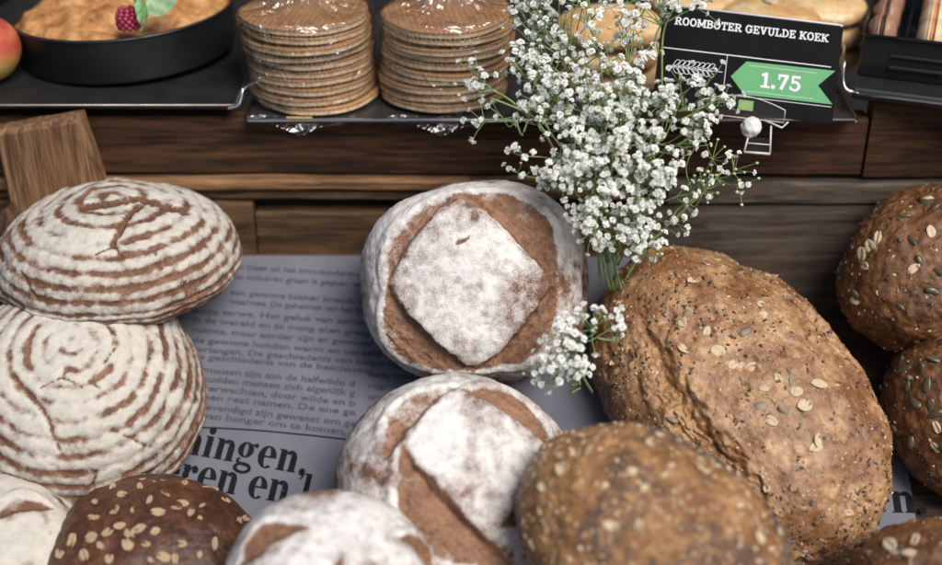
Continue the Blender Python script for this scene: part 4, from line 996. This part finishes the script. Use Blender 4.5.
lf = [(88.5 + 9 * u, 90.6 - 2.6 * math.sin(math.pi * u) * (1 if k else -1) * .8 - (u - .5) * 1.5) for k in (0, 1) for u in np.linspace(0, 1, 6)]
lay("leaf_stars", [disc2(x, y, .42, 6) for x, y in lf], M_CWH, ge, cpt, .0004)
# acrylic holder
M_ACR = clear_mat("acrylic", 0.015, (0.95, 0.95, 0.95), 0.04); M_ACE = flat("acrylic_edge", (0.55, 0.54, 0.52), 0.25, var=.1)
HX = [(46, 104), (46, 92)] + [(46 + 86 * u, 92 - 15 * math.sin(math.pi * (0.12 + .76 * u)) + 5) for u in np.linspace(0, 1, 15)] + [(132, 92), (132, 104)]
hold = thing("card_holder", "clear acrylic clip with an arched plate gripping the price card", "card holder", M=MC)
m = len(HX); V = [cpt(x, y, .0036) for x, y in HX] + [cpt(x, y, .0022) for x, y in HX]; F = [tuple(range(m - 1, -1, -1)), tuple(range(m, 2 * m))] + [(i, (i + 1) % m, m + (i + 1) % m, m + i) for i in range(m)]
mesh_obj("plate", V, F, M_ACR, hold, False)
v, f = tube([cpt(x, y, .0030) for x, y in HX + HX[:1]], .0006, 6); mesh_obj("plate_rim", v, f, M_ACE, hold)
def hp(px, py, dd=0.0): p = pt(px, py, dC - .004 + dd); q = MC.inverted() @ Vector(p); return (q.x, q.y, q.z)
V, F = cube_sphere(10); k_ = V3(hp(751, 127)); mesh_obj("ball_joint", V * np.array([.0098, .0100, .008]) * (1 + .45 * (fbm(V * 2.2, 3) - .5))[:, None] + k_, F, flat("white_joint", (.62, .62, .62), .35, var=.05), hold)
v, f = join([tube([hp(749, 134), hp(744, 152)], .0010, 6), tube([hp(771, 126), hp(770, 153)], .0010, 6), tube([hp(744, 152), hp(770, 154)], .0013, 6), tube([hp(746, 143), hp(771, 145)], .0007, 6), tube([hp(764, 120), hp(782, 128), hp(788, 122)], .0011, 6)]); mesh_obj("clip_frame", v, f, M_ACE, hold)
V, F = box((0, 0, 0), (.026, .018, .004), None, .001); mesh_obj("clip_plate", [V3(p) + V3(hp(757, 146, .003)) for p in V], F, M_ACR, hold, False)

# ================================================================== BABY'S BREATH
M_STEM = flat("green_stem", (0.17, 0.25, 0.09), 0.55, var=0.3, scale=100); M_BUD = flat("green_bud", (0.42, 0.48, 0.30), 0.6, var=0.2, scale=200)
mpet = Mat("white_petal"); mpet.set(Base_Color=(0.94, 0.95, 0.92), Roughness=0.65); mpet.b.inputs["Subsurface Weight"].default_value = 0.0
tl = mpet.node("ShaderNodeBsdfTranslucent"); tl.inputs[0].default_value = (0.95, 0.96, 0.92, 1); mxs = mpet.node("ShaderNodeMixShader"); mxs.inputs[0].default_value = 0.35
mpet.link(mpet.b.outputs[0], mxs.inputs[1]); mpet.link(tl.outputs[0], mxs.inputs[2]); mpet.link(mxs.outputs[0], mpet.out.inputs[0]); M_PET = mpet.m
def blossom_template(seed):
    rg = np.random.default_rng(seed); V = []; F = []
    for layer, (cnt, el, ln) in enumerate(((7, 12, 1.0), (6, 40, .88), (4, 68, .7))):
        for k in range(cnt):
            az = 2 * math.pi * (k + rg.uniform(-.3, .3) + .5 * layer) / cnt; e = R(el + rg.uniform(-12, 12)); l = ln * rg.uniform(.8, 1.1) * .5; w = .21 * rg.uniform(.8, 1.2)
            d_ = V3((math.cos(az) * math.cos(e), math.sin(az) * math.cos(e), math.sin(e))); s = unit(np.cross(d_, (0, 0, 1.0001))); u = np.cross(s, d_); b = len(V)
            for (r_, wd, lift) in ((.05, .05, 0), (.55, .85, .05), (.9, 1.0, rg.uniform(.0, .12)), (1.05, .55, rg.uniform(-.08, .12))):
                for q in (-1, 0, 1): V.append(d_ * l * r_ + s * w * wd * q + u * (lift + (.05 if q else -.02)) + rg.normal(0, .012, 3))
            for i in range(3):
                for j in range(2): F.append((b + i * 3 + j, b + i * 3 + j + 1, b + i * 3 + j + 4, b + i * 3 + j + 3))
    return np.array(V), F
BT = [blossom_template(s) for s in range(4)]
BMESH = []
for k in range(4):
    v, f = BT[k]; me = bpy.data.meshes.new("blossom"); me.from_pydata([tuple(p) for p in v], [], f); me.materials.append(M_PET); me.polygons.foreach_set('use_smooth', [True] * len(f)); BMESH.append(me)
BUDT = ellipsoid(.5, .42, .42, 2)
def flower_thing(name, label, base, clusters, stems, seed, max_parts, size=0.0069):
    rg = np.random.default_rng(seed); root = thing(name, label, "flowers", base); B = V3(base); blos = []; buds = []; twigs = []
    for (px, py, dep, rx, ry, n, origin, bud) in clusters:
        ctr = pt(px, py, dep); k = dep / FPX; o = pt(*origin); sprig = []
        node = o * 0.35 + ctr * 0.65 + rg.normal(0, .004, 3); mid = (o + node) / 2 + rg.normal(0, .006, 3)
        sprig.append(tube(smooth_path([o - B, mid - B, node - B], 4), [.0011] * 9, 5))
        nsub = max(2, n // 4); subs = []
        for j in range(nsub):
            g = rg.normal(0, .5, 3); g *= min(1, 1.0 / (np.linalg.norm(g) + 1e-6)) ; p = ctr + RT * g[0] * rx * k + UP * g[1] * ry * k + FW * g[2] * max(.018, rx * k * .55)
            subs.append(p); m_ = (node + p) / 2 + rg.normal(0, .004, 3); sprig.append(tube(smooth_path([node - B, m_ - B, p - B], 3), [.0008] * 3 + [.0006] * 4, 4))
        for j in range(int(n * 1.65)):
            s = subs[rg.integers(nsub)]; d_ = rg.normal(0, 1, 3); d_ = unit(d_ + 0.9 * unit(s - node + 1e-6) + V3((0, -.3, .35))); p = s + d_ * rg.uniform(.006, .025) * (1 if rx > 12 else .7)
            sprig.append(tube([s - B, (s + p) / 2 - B + rg.normal(0, .0008, 3), p - B], .00042, 4, False)); (buds if rg.random() < bud else blos).append((p - B, unit(d_ + V3((0, -.35, .3)))))
        v, f = join(sprig); mesh_obj("sprig", v, f, M_STEM, root)
    for st in stems:
        v, f = tube(smooth_path([pt(*p) - B for p in st], 6), list(np.linspace(.0016, .0009, (len(st) - 1) * 6 + 1)), 6); mesh_obj("stem", v, f, M_STEM, root)
    # nearest blossoms are parts of their own, the rest one mass
    blos.sort(key=lambda q: (q[0] + B - CAM) @ FW)
    for p, d_ in blos[:max_parts]:
        o = bpy.data.objects.new("blossom", BMESH[rg.integers(4)]); COL.objects.link(o); o.parent = root; s = size * rg.uniform(.75, 1.2); o.matrix_basis = frame(p - d_ * s * .25, d_, rg.normal(0, 1, 3)) @ Matrix.Diagonal((s, s, s, 1))
    rest = blos[max_parts:]
    if rest:
        parts = []
        for p, d_ in rest:
            v, f = BT[rg.integers(4)]; s = size * rg.uniform(.75, 1.2); a = unit(np.cross(d_, rg.normal(0, 1, 3))); b = np.cross(d_, a); parts.append((p - d_ * s * .25 + s * (v[:, :1] * a + v[:, 1:2] * b + v[:, 2:] * d_), f))
        v, f = join(parts); mesh_obj("blossom_mass", v, f, M_PET, root)["kind"] = "stuff"
    if buds:
        v, f = join([(p + np.asarray(BUDT[0]) * .0038 * rg.uniform(.7, 1.2), BUDT[1]) for p, d_ in buds]); o = mesh_obj("buds", v, f, M_BUD, root); o["kind"] = "stuff"
    return root
HUB = (606, 205, 1.27)
CL = [  # px, py, depth, rx, ry, n, from, share of buds
    (560, 22, 1.235, 52, 30, 62, (600, 120, 1.26), .05), (528, 18, 1.25, 22, 26, 22, (575, 110, 1.26), .05), (625, 45, 1.245, 34, 26, 34, (610, 130, 1.26), .05),
    (660, 8, 1.235, 40, 18, 34, (662, 60, 1.25), .05), (535, 62, 1.24, 34, 26, 44, (585, 140, 1.26), .1), (475, 84, 1.215, 17, 17, 15, (530, 118, 1.235), .1), (497, 120, 1.215, 14, 11, 10, (530, 112, 1.235), .1),
    (585, 105, 1.225, 60, 42, 88, HUB, .06), (560, 140, 1.22, 42, 36, 54, HUB, .06), (620, 135, 1.215, 52, 45, 90, HUB, .05), (590, 172, 1.21, 50, 36, 74, HUB, .05), (645, 175, 1.215, 38, 38, 54, HUB, .06), (612, 205, 1.215, 46, 32, 56, (606, 235, 1.27), .06),
    (690, 88, 1.23, 30, 22, 28, (655, 140, 1.25), .05), (715, 95, 1.23, 16, 12, 8, (680, 120, 1.24), .1), (668, 120, 1.225, 30, 26, 30, (640, 165, 1.25), .08), (690, 135, 1.235, 24, 16, 14, (655, 160, 1.25), .2),
    (655, 200, 1.22, 30, 24, 30, HUB, .1), (530, 95, 1.225, 30, 22, 26, (570, 140, 1.25), .1), (575, 60, 1.23, 40, 24, 34, (595, 130, 1.26), .08), (640, 85, 1.235, 26, 30, 22, (640, 150, 1.25), .1), (612, 240, 1.235, 28, 14, 26, (608, 262, 1.28), .12), (598, 235, 1.22, 18, 16, 16, (606, 262, 1.27), .1), (642, 240, 1.23, 22, 14, 16, (618, 265, 1.28), .2),
    (632, 232, 1.245, 26, 16, 24, (612, 255, 1.28), .15), (660, 210, 1.255, 16, 22, 12, (625, 250, 1.28), .25), (556, 178, 1.235, 26, 12, 16, (598, 210, 1.26), .25), (520, 172, 1.245, 10, 6, 5, (560, 190, 1.25), .4), (575, 215, 1.24, 18, 18, 14, (604, 240, 1.27), .15),
    (705, 165, 1.27, 26, 26, 18, (672, 222, 1.29), .6), (728, 168, 1.275, 16, 22, 12, (690, 205, 1.285), .55), (690, 185, 1.27, 18, 18, 9, (668, 225, 1.285), .6)]
ST = [[(612, 285, 1.30), (606, 240, 1.28), (606, 190, 1.265), (604, 120, 1.26), (600, 60, 1.255), (590, 10, 1.25), (585, -25, 1.25)], [(614, 290, 1.30), (600, 235, 1.28), (590, 190, 1.265), (575, 120, 1.26), (548, 60, 1.255), (540, 20, 1.25)],
      [(616, 290, 1.30), (620, 235, 1.28), (640, 175, 1.26), (660, 105, 1.25), (663, 35, 1.24), (676, 5, 1.235)], [(620, 290, 1.31), (640, 255, 1.30), (668, 225, 1.29), (700, 195, 1.28), (722, 172, 1.275)], [(608, 75, 1.24), (598, 45, 1.235), (588, 20, 1.235), (586, -20, 1.235)],
      [(604, 240, 1.275), (575, 190, 1.25), (540, 125, 1.23), (520, 110, 1.225), (490, 98, 1.218)], [(610, 290, 1.29), (600, 250, 1.255), (594, 215, 1.235)], [(622, 292, 1.30), (612, 250, 1.26), (618, 215, 1.235)], [(600, 285, 1.29), (596, 240, 1.26), (580, 205, 1.24)]]
bb = flower_thing("babys_breath_bunch", "large bunch of white baby's breath rising between the loaves past the steel tray", pt(612, 285, 1.30), CL, ST, 5, 100)
v, f = leaf_mesh(.032, .0035, .2); o = mesh_obj("leaf", v, f, M_LEAF, bb); o.matrix_parent_inverse = Matrix(); o.matrix_basis = Matrix.Translation(-bb.location) @ frame(pt(658, 160, 1.22), -FW, -UP * .8 + RT * .35)
flower_thing("babys_breath_sprig", "small sprig of white baby's breath tucked between the middle loaf and the big loaf", pt(592, 392, 1.25), [(566, 352, 1.18, 24, 24, 34, (580, 385, 1.22), .08), (596, 332, 1.175, 20, 11, 16, (578, 362, 1.2), .15), (552, 372, 1.185, 14, 14, 12, (576, 380, 1.21), .2), (618, 327, 1.17, 10, 5, 4, (598, 338, 1.178), .2), (575, 376, 1.18, 12, 10, 10, (580, 388, 1.22), .1)], [[(592, 392, 1.25), (580, 372, 1.21), (572, 355, 1.19)]], 9, 90, .0072)
